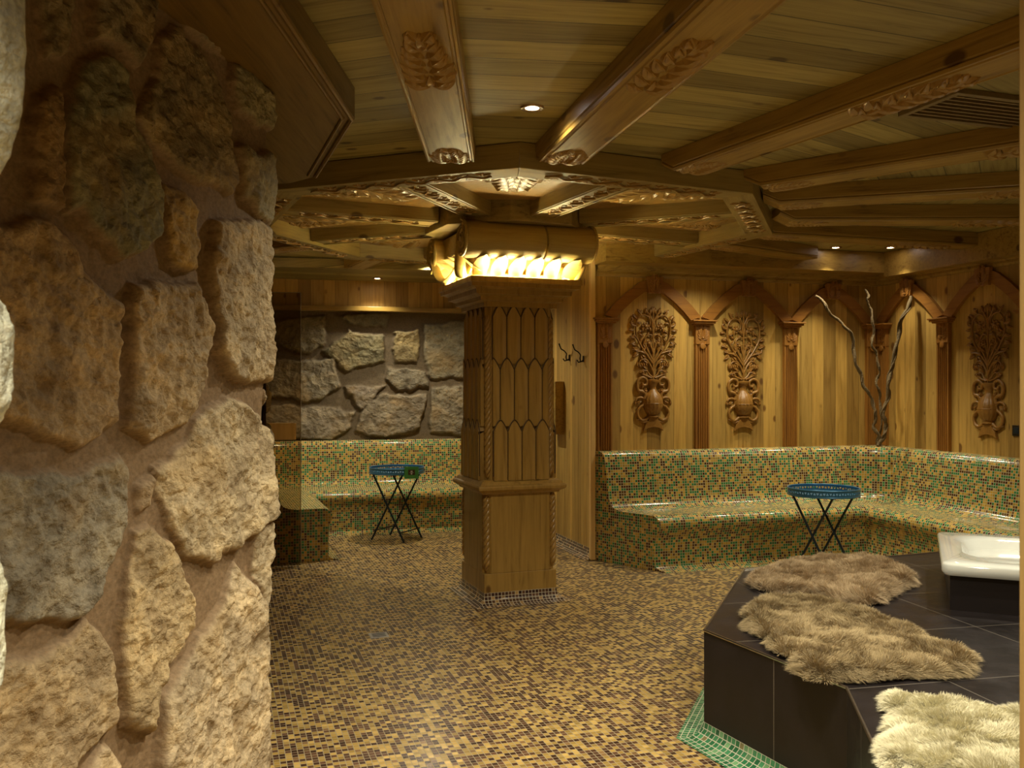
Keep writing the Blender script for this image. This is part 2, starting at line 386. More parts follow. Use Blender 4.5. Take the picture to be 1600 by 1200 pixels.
def m_slab():
    m, nt, b, N, L = nodes('black_slate_tiles')
    tc = N('ShaderNodeTexCoord'); mp = N('ShaderNodeMapping'); mp.inputs['Rotation'].default_value = (0, 0, math.radians(-12)); L(tc.outputs['UV'], mp.inputs[0])
    sp = N('ShaderNodeSeparateXYZ'); L(mp.outputs[0], sp.inputs[0]); es = []
    for o, p in ((0, .61), (1, .61)):
        f = math_(N, L, 'FRACT', math_(N, L, 'DIVIDE', math_(N, L, 'ADD', sp.outputs[o], .27), p)); es.append(math_(N, L, 'MINIMUM', f, math_(N, L, 'SUBTRACT', 1.0, f)))
    g = math_(N, L, 'LESS_THAN', math_(N, L, 'MINIMUM', *es), .0035)
    n = N('ShaderNodeTexNoise', i_Scale=6.0, i_Detail=8.0, i_Roughness=.6); L(tc.outputs['UV'], n.inputs['Vector'])
    c = ramp(N, L, n.outputs[0], [(.3, (.010, .008, .008)), (.7, (.021, .016, .017))])
    L(mixc(N, L, g, c, (.14, .12, .10)), b.inputs['Base Color'])
    L(ramp(N, L, n.outputs[0], [(.3, (.28,)*3), (.7, (.42,)*3)]), b.inputs['Roughness'])
    b.inputs['Specular IOR Level'].default_value = .35
    bp = N('ShaderNodeBump', i_Strength=.15, i_Distance=.003); L(n.outputs[0], bp.inputs['Height']); L(bp.outputs[0], b.inputs['Normal'])
    return m
m_slabm = m_slab()
def m_glass():
    m = bpy.data.materials.new('smoked_glass'); m.use_nodes = True; nt = m.node_tree; nt.nodes.clear()
    o = nt.nodes.new('ShaderNodeOutputMaterial'); mx = nt.nodes.new('ShaderNodeMixShader'); t = nt.nodes.new('ShaderNodeBsdfTransparent')
    g = nt.nodes.new('ShaderNodeBsdfGlossy'); fr = nt.nodes.new('ShaderNodeFresnel'); fr.inputs[0].default_value = 1.4
    t.inputs[0].default_value = (.72, .65, .54, 1); g.inputs['Roughness'].default_value = .03
    nt.links.new(fr.outputs[0], mx.inputs[0]); nt.links.new(t.outputs[0], mx.inputs[1]); nt.links.new(g.outputs[0], mx.inputs[2]); nt.links.new(mx.outputs[0], o.inputs[0])
    return m
m_glassm = m_glass()
def fur(name):
    m, nt, b, N, L = nodes(name)
    at = N('ShaderNodeVertexColor', layer_name='col'); L(at.outputs[0], b.inputs['Base Color'])
    b.inputs['Roughness'].default_value = .7; b.inputs['Sheen Weight'].default_value = .3
    b.inputs['Specular IOR Level'].default_value = .25
    return m
m_fur = fur('sheep_wool')

# ------------------------------------------------------------------ room plan
A = math.radians(16.5); E1 = Vector((math.cos(A), math.sin(A))); E2 = Vector((-math.sin(A), math.cos(A)))
W0 = Vector((.70, 7.80)); W1 = W0+E1*2.935
OC = Vector((-.03, 6.49))                                  # pillar and octagon centre
# floor
X0, X1, Y0, Y1 = -4.6, 7.0, -2.2, 11.4
fl = MB()
def uvrot(p): q = rotv(p, -math.radians(18)); return (q[0], q[1])
q = [(X0, Y0), (X1, Y0), (X1, Y1), (X0, Y1)]
fl.add([(*p, 0) for p in q], [(0, 1, 2, 3)], [[uvrot(p) for p in q]])
struct(fl.build('floor', m_floor, smooth=0))
# enclosing walls out of the frame
for nm, a, b in (('wall_rear', (X0, Y0), (X1, Y0)), ('wall_far', (X0, Y1), (X1, Y1)), ('wall_outer_left', (X0, Y0), (X0, Y1)), ('wall_outer_right', (X1, Y0), (X1, Y1))):
    mb = MB(); v = Vector(b)-Vector(a); c = (Vector(a)+Vector(b))/2; M = Matrix.Translation((c.x, c.y, 1.4)) @ Matrix.Rotation(math.atan2(v.y, v.x), 4, 'Z')
    mb.box((0, 0, 0), (v.length, .1, 2.8), M); struct(mb.build(nm, m_wallp, smooth=0))

# ------------------------------------------------------------------ ceiling: boards laid in sectors around the octagon
RO, RI = 1.94, 1.74
def ov(k, r, off=0): a = math.radians(-88+45*k+off); return Vector((OC.x+r*math.cos(a), OC.y+r*math.sin(a)))
BE = [  # inner point, outer point, width, visible?
 ((-.31, 4.64), (-.27, -2.0)), ((.23, 4.66), (1.75, -2.0)), ((.90, 4.86), (4.1, -1.6)),
 ((1.40, 5.22), (6.2, 1.04)), ((1.60, 5.70), (6.8, 4.05)), ((1.84, 6.25), (6.8, 6.15)),
 ((1.84, 6.78), (5.3, 7.80)), ((1.60, 7.25), (3.9, 8.97)), ((1.25, 7.86), (1.50, 8.2)),
 ((.30, 8.25), (.38, 8.62)), ((-.45, 8.28), (-.72, 10.5)), ((-1.2, 8.0), (-2.4, 10.5)),
 ((-1.62, 7.30), (-4.6, 9.2)), ((-1.85, 6.75), (-4.6, 7.35)), ((-1.85, 6.15), (-4.6, 5.9)), ((-1.62, 5.6), (-4.6, 4.3)),
 ((-1.3, 5.1), (-4.6, 1.0))]
ce = MB()
nb = len(BE)
for i in range(nb):
    a = BE[i]; b = BE[(i+1) % nb]
    poly = [Vector(a[0]), Vector(a[1]), Vector(b[1]), Vector(b[0])]
    mid = ((Vector(a[1])-Vector(a[0])).normalized()+(Vector(b[1])-Vector(b[0])).normalized()).normalized()
    t = Vector((-mid.y, mid.x))
    def ex(p, o): d = (p-o); return p
    pts = poly
    uv = [((p-OC).dot(t), (p-OC).dot(mid)+i*.37) for p in pts]
    ce.add([(p.x, p.y, CZ) for p in pts], [(0, 1, 2, 3)], [uv])
ctr = [Vector(b[0]) for b in BE]
ce.add([(p.x, p.y, CZ) for p in ctr], [tuple(range(nb))], [[(p.x, p.y) for p in ctr]])
# roof slab above so no light leaks
ce.add([(X0, Y0, CZ+.02), (X1, Y0, CZ+.02), (X1, Y1, CZ+.02), (X0, Y1, CZ+.02)], [(0, 1, 2, 3)], [[(0, 0), (11, 0), (11, 13), (0, 13)]])
struct(ce.build('ceiling', m_ceil, smooth=0))
# lower boarded ceiling of the alcove
al = MB(); ALC = [(-4.5, 8.2), (-1.9, 8.62), (.35, 8.95), (.1, 11.3), (-4.5, 11.3)]
al.prism(ALC, 2.65, 2.74)
for fi, f in enumerate(al.f): al.uv[fi] = [rotv((al.v[k][0], al.v[k][1]+al.v[k][2]), -A) for k in f]
struct(al.build('ceiling_alcove', m_ceil, smooth=0))

# carving clusters (built in a plane: x along, z across; raised toward -Y, then mapped by M)
def palmette(mb, M, L=.46, W=.19, seed=0, H=.028):
    rnd = random.Random(seed); n = 7
    for i in range(n):
        t = i/(n-1); x = -L/2+L*t*.86
        for sd in (-1, 1):
            ang = sd*(1.25-.75*t); ll = W*.52*(.75+.45*math.sin(PI*(.15+.75*t)))
            mb.leaf((x, sd*.006), ang+rnd.uniform(-.1, .1), ll, W*.36, H, M, bend=-sd*.22)
            mb.leaf((x+L*.05, sd*W*.10), ang*.55, ll*.62, W*.26, H*1.25, M, bend=sd*.2)
    mb.leaf((L*.28, 0), 0, L*.24, W*.24, H*1.2, M); mb.leaf((-L*.28, 0), PI, L*.2, W*.22, H, M)
    return mb
def scrollwork(mb, M, L, W, seed=1, H=.014, pitch=.085):
    rnd = random.Random(seed); n = max(2, int(L/pitch))
    pts = []
    for i in range(n*4+1):
        t = i/(n*4); pts.append(M @ Vector((-L/2+L*t, -H*.6, W*.22*math.sin(t*n*PI))))
    mb.tube(pts, H*.5, 6)
    for i in range(n):
        x = -L/2+L*(i+.5)/n; sd = 1 if i % 2 else -1
        for a_, l_ in ((1.1, .42), (.35, .5), (1.9, .36)):
            mb.leaf((x, sd*W*.08), sd*a_+rnd.uniform(-.15, .15), W*l_, W*.17, H, M, bend=sd*.25)
        mb.leaf((x, -sd*W*.05), -sd*.8, W*.42, W*.15, H, M, bend=-sd*.2)
    return mb

BZ = 2.64
BLAB = {0: 'wide carved ceiling beam straight ahead, left of the bright downlight, ending at the octagonal ring',
 1: 'carved ceiling beam running to the upper right just right of the bright downlight',
 2: 'long ceiling beam with leaf carving, second to the right of the bright downlight, above the vent grille',
 3: 'long ceiling beam passing just below the vent grille toward the right frame',
 4: 'ceiling beam with a bright glint on its side, next below the beam under the vent grille',
 5: 'level ceiling beam right of the ring, between the glinting beam and the one above the small downlights',
 6: 'ceiling beam just above the pair of small downlights',
 7: 'ceiling beam running from the ring to the back right corner, below the small downlights',
 8: 'short stub of ceiling beam between the ring and the arcaded wood wall',
 9: 'short stub of ceiling beam hidden mostly behind the pillar capital',
 10: 'dark ceiling beam behind the pillar head reaching over the alcove',
 11: 'ceiling beam at the far left corner of the ring over the alcove downlight',
 12: 'ceiling beam running back left from the ring beside the stone wall edge',
 13: 'ceiling beam going level to the left behind the stone wall',
 14: 'ceiling beam going left behind the stone wall, nearer one',
 15: 'ceiling beam behind the stone wall next to the boxed soffit',
 16: 'ceiling beam meeting the ring above the boxed soffit'}
def clipY(a, b, lim):
    return b
for i, (pa, pb) in enumerate(BE):
    if i in (14, 15, 16): continue
    a = Vector(pa); b = Vector(pb); d = (b-a)
    if i in (10, 11):      # they stop at the lowered alcove ceiling
        t = (8.66-a.y)/d.y; b = a+d*t; d = b-a
    if i in (6, 7):        # stop at the perimeter beam
        for k in range(400):
            p = a+d*(k/400)
            rel = p-W1
            if rel.dot(E2) > -.33 or rel.dot(E1) > -.02: b = p; d = b-a; break
    if i == 5: b = a+d*(2.45/d.length) ; d = b-a
    if i == 4: b = a+d*(3.05/d.length) ; d = b-a
    Ln = d.length; wd = .245 if i < 2 else .22
    t = thing('ceiling_beam', BLAB[i], 'beam', (a.x, a.y, BZ), math.atan2(d.y, d.x), 'carved beams radiating across the ceiling')
    mb = MB(); hw = wd/2; h = CZ-BZ-.002; x0 = .0
    # body with chamfered nose at the ring and stepped mouldings along both lower edges
    prof = [(-hw, h), (-hw, .028), (-hw+.006, .022), (-hw, .014), (-hw+.004, .002), (-hw+.012, 0), (-hw+.018, .006), (-hw+.026, .006), (-hw+.030, 0)]
    prof = prof+[(-p[0], p[1]) for p in prof[::-1]]
    st = [0, .10, Ln] if Ln > .6 else [0, Ln]
    vs = []; k = len(prof)
    for j, x in enumerate(st):
        for (yy, zz) in prof:
            z2 = zz if (j > 0 or Ln <= .6) else zz+(.050 if zz < .03 else 0)
            vs.append((x, yy, z2))
    fs = [(j*k+q_, (j+1)*k+q_, (j+1)*k+(q_+1)%k, j*k+(q_+1)%k) for j in range(len(st)-1) for q_ in range(k)]
    fs += [tuple(range(k)), tuple(range((len(st)-1)*k, len(st)*k))[::-1]]
    mb.add(vs, fs); mb.build('beam_body', m_beam, t, smooth=25)
    if Ln > .9:
        down = lambda x, ang=0, dz=0: Matrix.Translation((x, 0, .002+dz)) @ Matrix.Rotation(ang, 4, 'Z') @ Matrix.Rotation(PI/2, 4, 'X')
        c = MB()
        Mx = Matrix(((1,0,0,0),(0,0,-1,0),(0,1,0,0),(0,0,0,1)))
        for n_, x in enumerate([q for q in (1.5, 3.3, 5.0) if q < Ln-.3]):
            c = MB(); palmette(c, Matrix.Translation((x, 0, .002)) @ Matrix.Rotation(PI/2, 4, 'X'), .50, .205, seed=i*7+n_)
            c.build('carving', m_carve, t, smooth=60)
        c = MB(); palmette(c, Matrix.Translation((.20, 0, .002)) @ Matrix.Rotation(PI/2, 4, 'X') @ Matrix.Rotation(0, 4, 'Y'), .20, .20, seed=i+50, H=.016)
        c.build('end_carving', m_carve, t, smooth=60)

# octagonal ring
ring = thing('octagonal_ceiling_ring', 'octagonal ring of carved wooden beams on the ceiling around the pillar', 'ceiling ring', (OC.x, OC.y, 2.615))
for k in range(8):
    a0, a1, b1, b0 = ov(k, RO), ov(k+1, RO), ov(k+1, RI), ov(k, RI)
    # local frame for grain
    mb = MB(); mb.prism([tuple(a0), tuple(a1), tuple(b1), tuple(b0)], 2.615, CZ-.003)
    d = (a1-a0); ang = math.atan2(d.y, d.x); m0 = (a0+a1+b0+b1)/4
    o = mb.build('ring_beam', m_beam_y, None, bevel=.004, smooth=0)
    T = Matrix.Translation((m0.x, m0.y, 2.615)) @ Matrix.Rotation(ang, 4, 'Z'); o.data.transform(T.inverted())
    o.parent = ring; o.location = (m0.x-OC.x, m0.y-OC.y, 0); o.rotation_euler = (0, 0, ang)
    if k in (0, 1, 2, 5, 6, 7, 3, 4):
        c = MB(); scrollwork(c, Matrix.Rotation(PI/2, 4, 'X'), d.length*.74, .13, seed=k, H=.013)
        c.build('carving', m_carve_dark if False else m_carve, o, smooth=60)
# spokes, hub, panels
SL = ['front left spoke of the ring, underside lit white', 'front right spoke of the ring, underside lit white', 'right spoke of the ring, dim underside',
 'back right spoke of the ring, partly behind the capital', 'back spoke of the ring right of centre, behind the pillar head', 'back spoke of the ring left of centre, behind the pillar head',
 'left back spoke of the ring, the lower of the two long left ones', 'left spoke of the ring, upper and longer of the two left ones']
for j in range(8):
    k = (j-1) % 8
    th = math.radians(-88-22.5+45*j); r0, r1 = .56, RI*math.cos(PI/8)
    t = thing('ceiling_spoke', 'short wooden '+SL[j], 'beam', (OC.x+r0*math.cos(th), OC.y+r0*math.sin(th), 2.64), th, 'spokes between the pillar hub and the octagonal ring')
    Ln = r1-r0; mb = MB(); mb.box((Ln/2, 0, .0535), (Ln-.004, .19, .107)); mb.build('spoke_body', m_beam_y, t, bevel=.005, smooth=0)
    mb = MB()
    for s_ in (-1, 1): mb.box((Ln/2, s_*.083, -.003), (Ln-.02, .012, .008))
    mb.build('edge_moulding', m_beam_y, t, bevel=.002, smooth=0)
    c = MB(); scrollwork(c, Matrix.Translation((Ln/2, 0, .002)) @ Matrix.Rotation(PI/2, 4, 'X'), Ln*.78, .12, seed=20+j, H=.013, pitch=.07); c.build('carving', m_carve, t, smooth=60)
    # carved board in the bay that follows
    PL = {0: 'nearest bay, between the two white-lit spokes', 1: 'front right bay of the ring, glowing orange', 2: 'right bay of the ring', 3: 'back right bay of the ring',
          4: 'back bay of the ring, behind the capital', 5: 'back left bay of the ring', 6: 'left bay of the ring between the long left spokes', 7: 'front left bay of the ring, glowing orange'}
    tm = math.radians(-88+45*j); rm0, rm1 = .64, RI-.02
    pt = thing('carved_ceiling_panel', 'carved leaf board in the '+PL[j], 'panel', (OC.x+rm0*math.cos(tm), OC.y+rm0*math.sin(tm), CZ-.02), tm, 'carved boards inside the octagonal ring')
    mb = MB(); Lp = rm1-rm0
    p = [ov(j, rm0, -15), ov(j, RI-.05, -20), ov(j, RI-.02), ov(j, RI-.05, 20), ov(j, rm0, 15)]
    mb.prism([tuple(q) for q in p], CZ-.022, CZ-.004); mb.build('board', m_carve, pt, world=True, smooth=0)
    c = MB()
    Mb = Matrix.Translation((Lp*.60, 0, -.001)) @ Matrix.Rotation(PI, 4, 'Z') @ Matrix.Rotation(PI/2, 4, 'X')
    palmette(c, Mb, .62, .40, seed=30+j, H=.03)
    for sd in (-1, 1):
        palmette(c, Matrix.Translation((Lp*.72, sd*.26, -.001)) @ Matrix.Rotation(PI+sd*.5, 4, 'Z') @ Matrix.Rotation(PI/2, 4, 'X'), .42, .22, seed=70+j, H=.024)
    c.build('leaf_carving', m_carve, pt, smooth=60)
hub = MB(); hub.prism([tuple(ov(k, .60, 0)) for k in range(8)], 2.60, CZ-.004)
h = hub.build('ceiling_hub', m_beam_y, None, bevel=.006, smooth=0); centre(h, (OC.x, OC.y, 2.60))
tag(h, 'eight-sided wooden hub block on top of the pillar capital joining the spokes', 'hub block')

# boxed soffit by the stone wall
sf = thing('boxed_soffit', 'dark boxed wooden soffit with chamfered end above the rough stone wall', 'soffit', (-.9, 3.0, 2.62))
SP = [(-.70, -2.0), (-.70, 2.6), (-.655, 3.73), (-1.03, 4.75), (-1.22, 4.92), (-2.6, 5.2), (-4.5, 4.2), (-4.5, -2.0)]
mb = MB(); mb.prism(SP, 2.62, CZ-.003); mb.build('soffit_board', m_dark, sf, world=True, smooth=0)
mb = MB()
for a, b in ((SP[1], SP[2]), (SP[2], SP[3])):
    a = Vector(a); b = Vector(b)
    if a.y < 3: a = Vector((-.72, .0))
    d = (b-a).normalized(); nn = Vector((-d.y, d.x))
    for o_, r_ in ((.012, .012), (.05, .008)):
        mb.tube([(a.x+nn.x*o_, a.y+nn.y*o_, 2.618), (b.x+nn.x*o_, b.y+nn.y*o_, 2.618)], r_, 8)
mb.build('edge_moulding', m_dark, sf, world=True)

# downlights
def downlight(x, y, z, wts, cone, label=None, show=True):
    t = thing('downlight', label or 'recessed round ceiling downlight outside the view', 'downlight', (x, y, z), 0, 'recessed ceiling downlights')
    mb = MB(); mb.lathe([(.030, .0), (.030, -.006), (.050, -.008), (.054, -.001)], 28, close=False); mb.build('rim', m_rim, t)
    mb = MB(); mb.lathe([(.0305, -.002), (.020, -.0045), (.002, -.005)], 24); mb.build('lens', m_lens, t)
    l = lamp_spot('downlight_lamp', (0, 0, -.03), wts, cone, .75, r=.025); l.parent = t
for d in DOWN: downlight(*d)
for x, y, z, wts, cone in HID:
    l = lamp_spot('unseen_spot', (x, y, z-.04), wts, cone, .8, r=.03)
# vent grille
c0 = Vector((PX(1560, 170, CZ)[0], PX(1560, 170, CZ)[1]))
vt = thing('vent_grille', 'dark slatted air vent in the ceiling boards at the right edge', 'vent', (c0.x, c0.y, CZ), math.radians(18))
mb = MB(); mb.box((0, .16, -.012), (.80, .03, .024)); mb.box((0, -.16, -.012), (.80, .03, .024)); mb.box((.385, 0, -.012), (.03, .30, .024)); mb.box((-.385, 0, -.012), (.03, .30, .024)); mb.build('vent_frame', m_vent, vt, bevel=.003, smooth=0)
mb = MB(); mb.box((0, 0, -.002), (.74, .29, .003)); mb.build('vent_back', m_black, vt, smooth=0)
mb = MB()
for k in range(7): mb.box((0, -.12+.04*k, -.013), (.74, .012, .014))
mb.build('slats', m_vent, vt, smooth=0)

# ------------------------------------------------------------------ wooden wall with arcade
AR = A-PI/2
def panel_wall(nm, a, b, z0, z1, mat, th=.08, back=1):
    d = Vector(b)-Vector(a); mb = MB(); mb.box((d.length/2, back*th/2, (z0+z1)/2), (d.length, th, z1-z0))
    o = mb.build(nm, mat, None, smooth=0); o.location = (a[0], a[1], 0); o.rotation_euler = (0, 0, math.atan2(d.y, d.x)); return struct(o)
panel_wall('wall_back', W0, W1+E1*.08, 0, CZ, m_wallp)
WR = W1-E2*7.0
panel_wall('wall_right', W1, WR, 0, CZ, m_wallp)
PE = Vector((.02, 10.0)); panel_wall('wall_partition', PE, W0-E1*.0, 0.0, CZ, m_part, th=.08, back=1)
# corner post
mb = MB(); mb.box((0, 0, CZ/2), (.045, .045, CZ-.01)); o = mb.build('trim_1', m_jamb, None, bevel=.004, smooth=0); o.location = (W0.x-.004, W0.y-.03, 0); o.rotation_euler = (0, 0, A); struct(o)

def frame_at(base, ang, s): return (base.x+math.cos(ang)*s, base.y+math.sin(ang)*s)
def pilaster(base, ang, s, label, wdt=.135, z0=.948):
    x, y = frame_at(base, ang, s); zc = 2.085
    t = thing('pilaster', label, 'pilaster', (x, y, z0), ang, 'reddish fluted pilasters of the wall arcade')
    H = zc-z0; mb = MB(); n = 5; hw = wdt/2-.012; prof = [(-wdt/2, 0), (-wdt/2, -.034), (-hw, -.034)]
    for k in range(n):
        c = -hw+(k+.5)*2*hw/n; r = hw/n*.78
        prof += [(c-r, -.034), (c-r*.6, -.024), (c, -.020), (c+r*.6, -.024), (c+r, -.034)]
    prof += [(hw, -.034), (wdt/2, -.034), (wdt/2, 0)]
    mb.prism(prof, 0, H-.20, None); mb.build('shaft', m_pil, t, smooth=25)
    mb = MB(); mb.box((0, -.020, H-.115), (wdt+.006, .040, .17)); mb.build('capital_block', m_pil, t, bevel=.004, smooth=0)
    mb = MB(); Mc = Matrix.Translation((0, -.040, H-.10)) @ Matrix.Rotation(-PI/2, 4, 'Y')
    palmette(mb, Mc, .11, .10, seed=3, H=.012)
    mb.lathe([(.028, 0), (.026, .008), (.015, .011), (.002, .010)], 16, Matrix.Translation((0, -.036, H-.215)) @ Matrix.Rotation(PI/2, 4, 'X')); mb.build('carving', m_pil, t, smooth=60)
    mb = MB()
    for dz, e, hgt in ((-.022, .024, .014), (-.006, .040, .018), (.010, .052, .014)):
        mb.box((0, -.022-e/2, H+dz), (wdt+2*e, .044+e, hgt))
    mb.build('impost', m_pil, t, bevel=.003, smooth=0)
def arch(base, ang, s, label, p=.915, knob=True):
    x, y = frame_at(base, ang, s)
    t = thing('wall_arch', label, 'arch', (x, y, 2.10), ang, 'reddish pointed arches of the wall arcade')
    out = [(0, .03), (.09, .130), (.20, .230), (.33, .325), (p/2, .372)]; inn = [(.100, -.0), (.175, .080), (.27, .165), (.37, .235), (p/2, .262)]
    for sd in (0, 1):
        o_ = out if sd == 0 else [(p-a, b) for a, b in out]; i_ = inn if sd == 0 else [(p-a, b) for a, b in inn]
        mb = MB(); vs = []; n = len(o_)
        for (a, b) in o_: vs += [(a, 0, b), (a, -.036, b)]
        for (a, b) in i_: vs += [(a, 0, b), (a, -.036, b)]
        fs = []
        for k in range(n-1):
            a = 2*k; fs += [(a, a+1, a+3, a+2), (2*n+a, 2*n+a+2, 2*n+a+3, 2*n+a+1), (a+1, 2*n+a+1, 2*n+a+3, a+3)]
        fs += [(0, 2*n, 2*n+1, 1)]
        if sd: fs = [f[::-1] for f in fs]
        mb.add(vs, fs); mb.build('arch_limb', m_arch, t, smooth=30)
    mb = MB(); Mk = Matrix.Translation((p/2, -.035, .305)) @ Matrix.Rotation(PI/2, 4, 'X')
    mb.prism([(-.062, -.075), (.062, -.075), (.082, .07), (-.082, .07)], -.01, .028, Mk); kb = mb.build('keystone', m_arch, t, bevel=.004, smooth=0)
    mb = MB(); palmette(mb, Matrix.Translation((p/2, -.064, .30)) @ Matrix.Rotation(-PI/2, 4, 'Y'), .13, .11, seed=9, H=.014); mb.build('carving', m_arch, kb, smooth=60)
GR = W1
pilaster(W0, A, .105, 'reddish fluted pilaster at the left end of the arcade beside the coat hooks')
pilaster(W0, A, 1.049, 'reddish fluted pilaster between the two left vase carvings')
pilaster(W0, A, 1.963, 'reddish fluted pilaster right of the second vase carving, left of the vines')
pilaster(W0, A, 2.86, 'reddish fluted pilaster in the corner on the back wall, behind the vines', wdt=.12)
pilaster(W1, AR, .11, 'reddish fluted pilaster in the corner on the right wall, behind the vines', wdt=.12)
pilaster(W1, AR, .888, 'reddish fluted pilaster just left of the third vase carving')
pilaster(W1, AR, 1.81, 'reddish fluted pilaster right of the third vase carving at the frame edge')
for k, (s, l) in enumerate(((.105, 'reddish pointed arch over the leftmost vase carving'), (1.049, 'reddish pointed arch over the middle vase carving'), (1.963, 'reddish pointed arch over the empty panel left of the corner'))):
    arch(W0, A, s, l, .93 if k < 2 else .90)
arch(W1, AR, .03, 'reddish pointed arch over the empty panel right of the corner', .86)
arch(W1, AR, .888, 'reddish pointed arch over the rightmost vase carving', .92)

# carved vases
def vase_relief(base, ang, s, zb, label, sc=1.0):
    x, y = frame_at(base, ang, s)
    t = thing('vase_carving', label, 'wall carving', (x, y, zb), ang, 'openwork vase and flower wall carvings')
    u = .00557/4.8*sc
    def Q(px, py, d=.02): return ((px-295)*u, -d, (1150-py)*u)
    def mir(pts): return [(590-a, b) for a, b in pts]
    def sm(pts, m=5):
        r = []
        P = [Vector(p) for p in pts]
        for i in range(len(P)-1):
            p0 = P[max(i-1, 0)]; p1 = P[i]; p2 = P[i+1]; p3 = P[min(i+2, len(P)-1)]
            for k in range(m):
                q = k/m; r.append(.5*((2*p1)+(p2-p0)*q+(2*p0-5*p1+4*p2-p3)*q*q+(3*p1-p0-3*p2+p3)*q**3))
        r.append(P[-1]); return [(v.x, v.y) for v in r]
    # vase
    v = MB(); n = 44; m = 16; vs = []; fs = []
    prof = [(30, 1050), (48, 1042), (34, 1030), (52, 1005), (66, 970), (70, 940), (62, 900), (48, 865), (33, 840), (27, 825), (30, 800), (40, 785), (48, 775), (48, 760), (30, 756)]
    for (r_, py) in prof:
        for k in range(n+1):
            th = PI*k/n; rib = 1.0+(.045*abs(math.sin(th*8)) if 845 < py < 1010 else 0)
            r2 = r_*(1.16 if 845 < py < 1010 else 1.08); dx = math.cos(th)*r2*rib*u; dy = -math.sin(th)*r2*rib*u*.95
            vs.append((dx, dy, (1150-py)*u))
    for i in range(len(prof)-1):
        for k in range(n): a = i*(n+1)+k; fs.append((a, a+1, a+n+2, a+n+1))
    v.add(vs, fs)
    v.tube([(math.cos(PI*k/20)*82*u, -math.sin(PI*k/20)*82*u*.96, (1150-940)*u) for k in range(21)], 3*u, 6)
    v.build('vase', m_carve_dark, t, smooth=50)
    v = MB(); Mf = Matrix.Rotation(PI/2, 4, 'X')
    v.prism([((a-295)*u, (1150-b)*u) for a, b in [(212, 1150), (228, 1100), (250, 1075), (262, 1048), (328, 1048), (340, 1075), (362, 1100), (378, 1150), (340, 1128), (295, 1120), (250, 1128)]], 0, .030, Mf)
    v.build('foot', m_carve_dark, t, bevel=.004, smooth=0)
    # handles
    spiral = lambda cx, cy, r0, r1, a0, a1, n=18: [(cx+(r0+(r1-r0)*k/n)*math.cos(a0+(a1-a0)*k/n), cy+(r0+(r1-r0)*k/n)*math.sin(a0+(a1-a0)*k/n)) for k in range(n+1)]
    hs = MB()
    curves = [(sm([(255, 1045), (215, 1070), (178, 1050), (165, 1005), (185, 970), (215, 950), (222, 915), (200, 895), (165, 900), (150, 918)]), [13, 8]),
              (sm([(222, 905), (230, 870), (205, 850), (172, 840), (162, 800), (172, 762), (205, 742), (240, 760), (240, 795), (212, 800), (205, 780)]), [15, 9]),
              (sm([(250, 1075), (220, 1085), (190, 1070)]), [10, 6])]
    for c, (ra, rb) in curves:
        for pts in (c, mir(c)):
            hs.tube([Q(a, b, .016) for a, b in pts], [(ra+(rb-ra)*k/len(pts))*u for k in range(len(pts))], 8)
    hs.build('handles', m_carve_dark, t, smooth=60)
    fo = MB()
    fo.tube([Q(295, y_, .02) for y_ in range(760, 225, -25)], 6.5*u, 6)
    st = [[(295, 700), (265, 640), (235, 605), (195, 610), (175, 640)], [(295, 640), (250, 580), (205, 520), (165, 450), (150, 380), (160, 310), (200, 270), (245, 275), (270, 310), (262, 350), (235, 355)],
          [(295, 620), (262, 560), (232, 500), (225, 450), (250, 415), (285, 420)], [(295, 560), (275, 500), (262, 470)], [(295, 400), (285, 350), (290, 300)],
          [(230, 560), (190, 545), (150, 540), (130, 510)], [(165, 450), (135, 420), (125, 440)], [(152, 350), (120, 345), (110, 320), (130, 305)],
          [(295, 745), (262, 720), (240, 690), (205, 690)], [(200, 270), (180, 245), (200, 232)], [(295, 330), (262, 262), (240, 240)], [(280, 745), (250, 735), (215, 720), (190, 705)]]
    for c in st:
        c = sm(c, 4)
        for pts in (c, mir(c)): fo.tube([Q(a, b, .018) for a, b in pts], [(8.5-3.5*k/len(pts))*u for k in range(len(pts))], 6)
    fo.build('stems', m_carve_dark, t, smooth=60)
    lv = MB(); fl_ = MB()
    def lf(px, py, deg, L_, W_=.42, b_=.15):
        for sd in (1, -1):
            X = (px-295)*u*sd; a = math.radians(deg); a = a if sd == 1 else PI-a
            lv.leaf((X, (1150-py)*u), a, L_*1.15*u, L_*W_*1.3*u, .018, Matrix.Translation((0, -.014, 0)), bend=b_*sd)
    for k in range(5): lf(165+k*17, 622, -92+k*3, 40, .34)
    for (px, py, dg, L_) in [(205, 612, 100, 38), (240, 600, 130, 45), (175, 560, 200, 50), (165, 545, 225, 48), (185, 530, 170, 55), (160, 500, 150, 45), (150, 470, 190, 48),
        (150, 440, 160, 44), (165, 400, 20, 38), (140, 380, 170, 46), (145, 350, 140, 42), (130, 320, 100, 42), (165, 300, 130, 48), (195, 262, 120, 45), (225, 255, 60, 40),
        (250, 262, 100, 48), (270, 262, 75, 45), (295, 262, 90, 55), (270, 300, 110, 38), (200, 330, 160, 34), (205, 400, 75, 44), (215, 430, 140, 40), (240, 430, 50, 36),
        (235, 530, 110, 44), (210, 500, 60, 40), (262, 545, 120, 50), (280, 520, 100, 44), (255, 690, 130, 55), (235, 720, 160, 45), (215, 690, 190, 40), (265, 640, 140, 55),
        (190, 870, 120, 40), (200, 830, 60, 34), (150, 918, 260, 34), (200, 920, 200, 40), (180, 1000, 80, 44), (200, 1060, 170, 36), (275, 395, 95, 40), (180, 470, 40, 40), (195, 545, 30, 44), (225, 465, 20, 34)]:
        lf(px, py, dg, L_)
    lv.build('leaves', m_carve_dark, t, smooth=60)
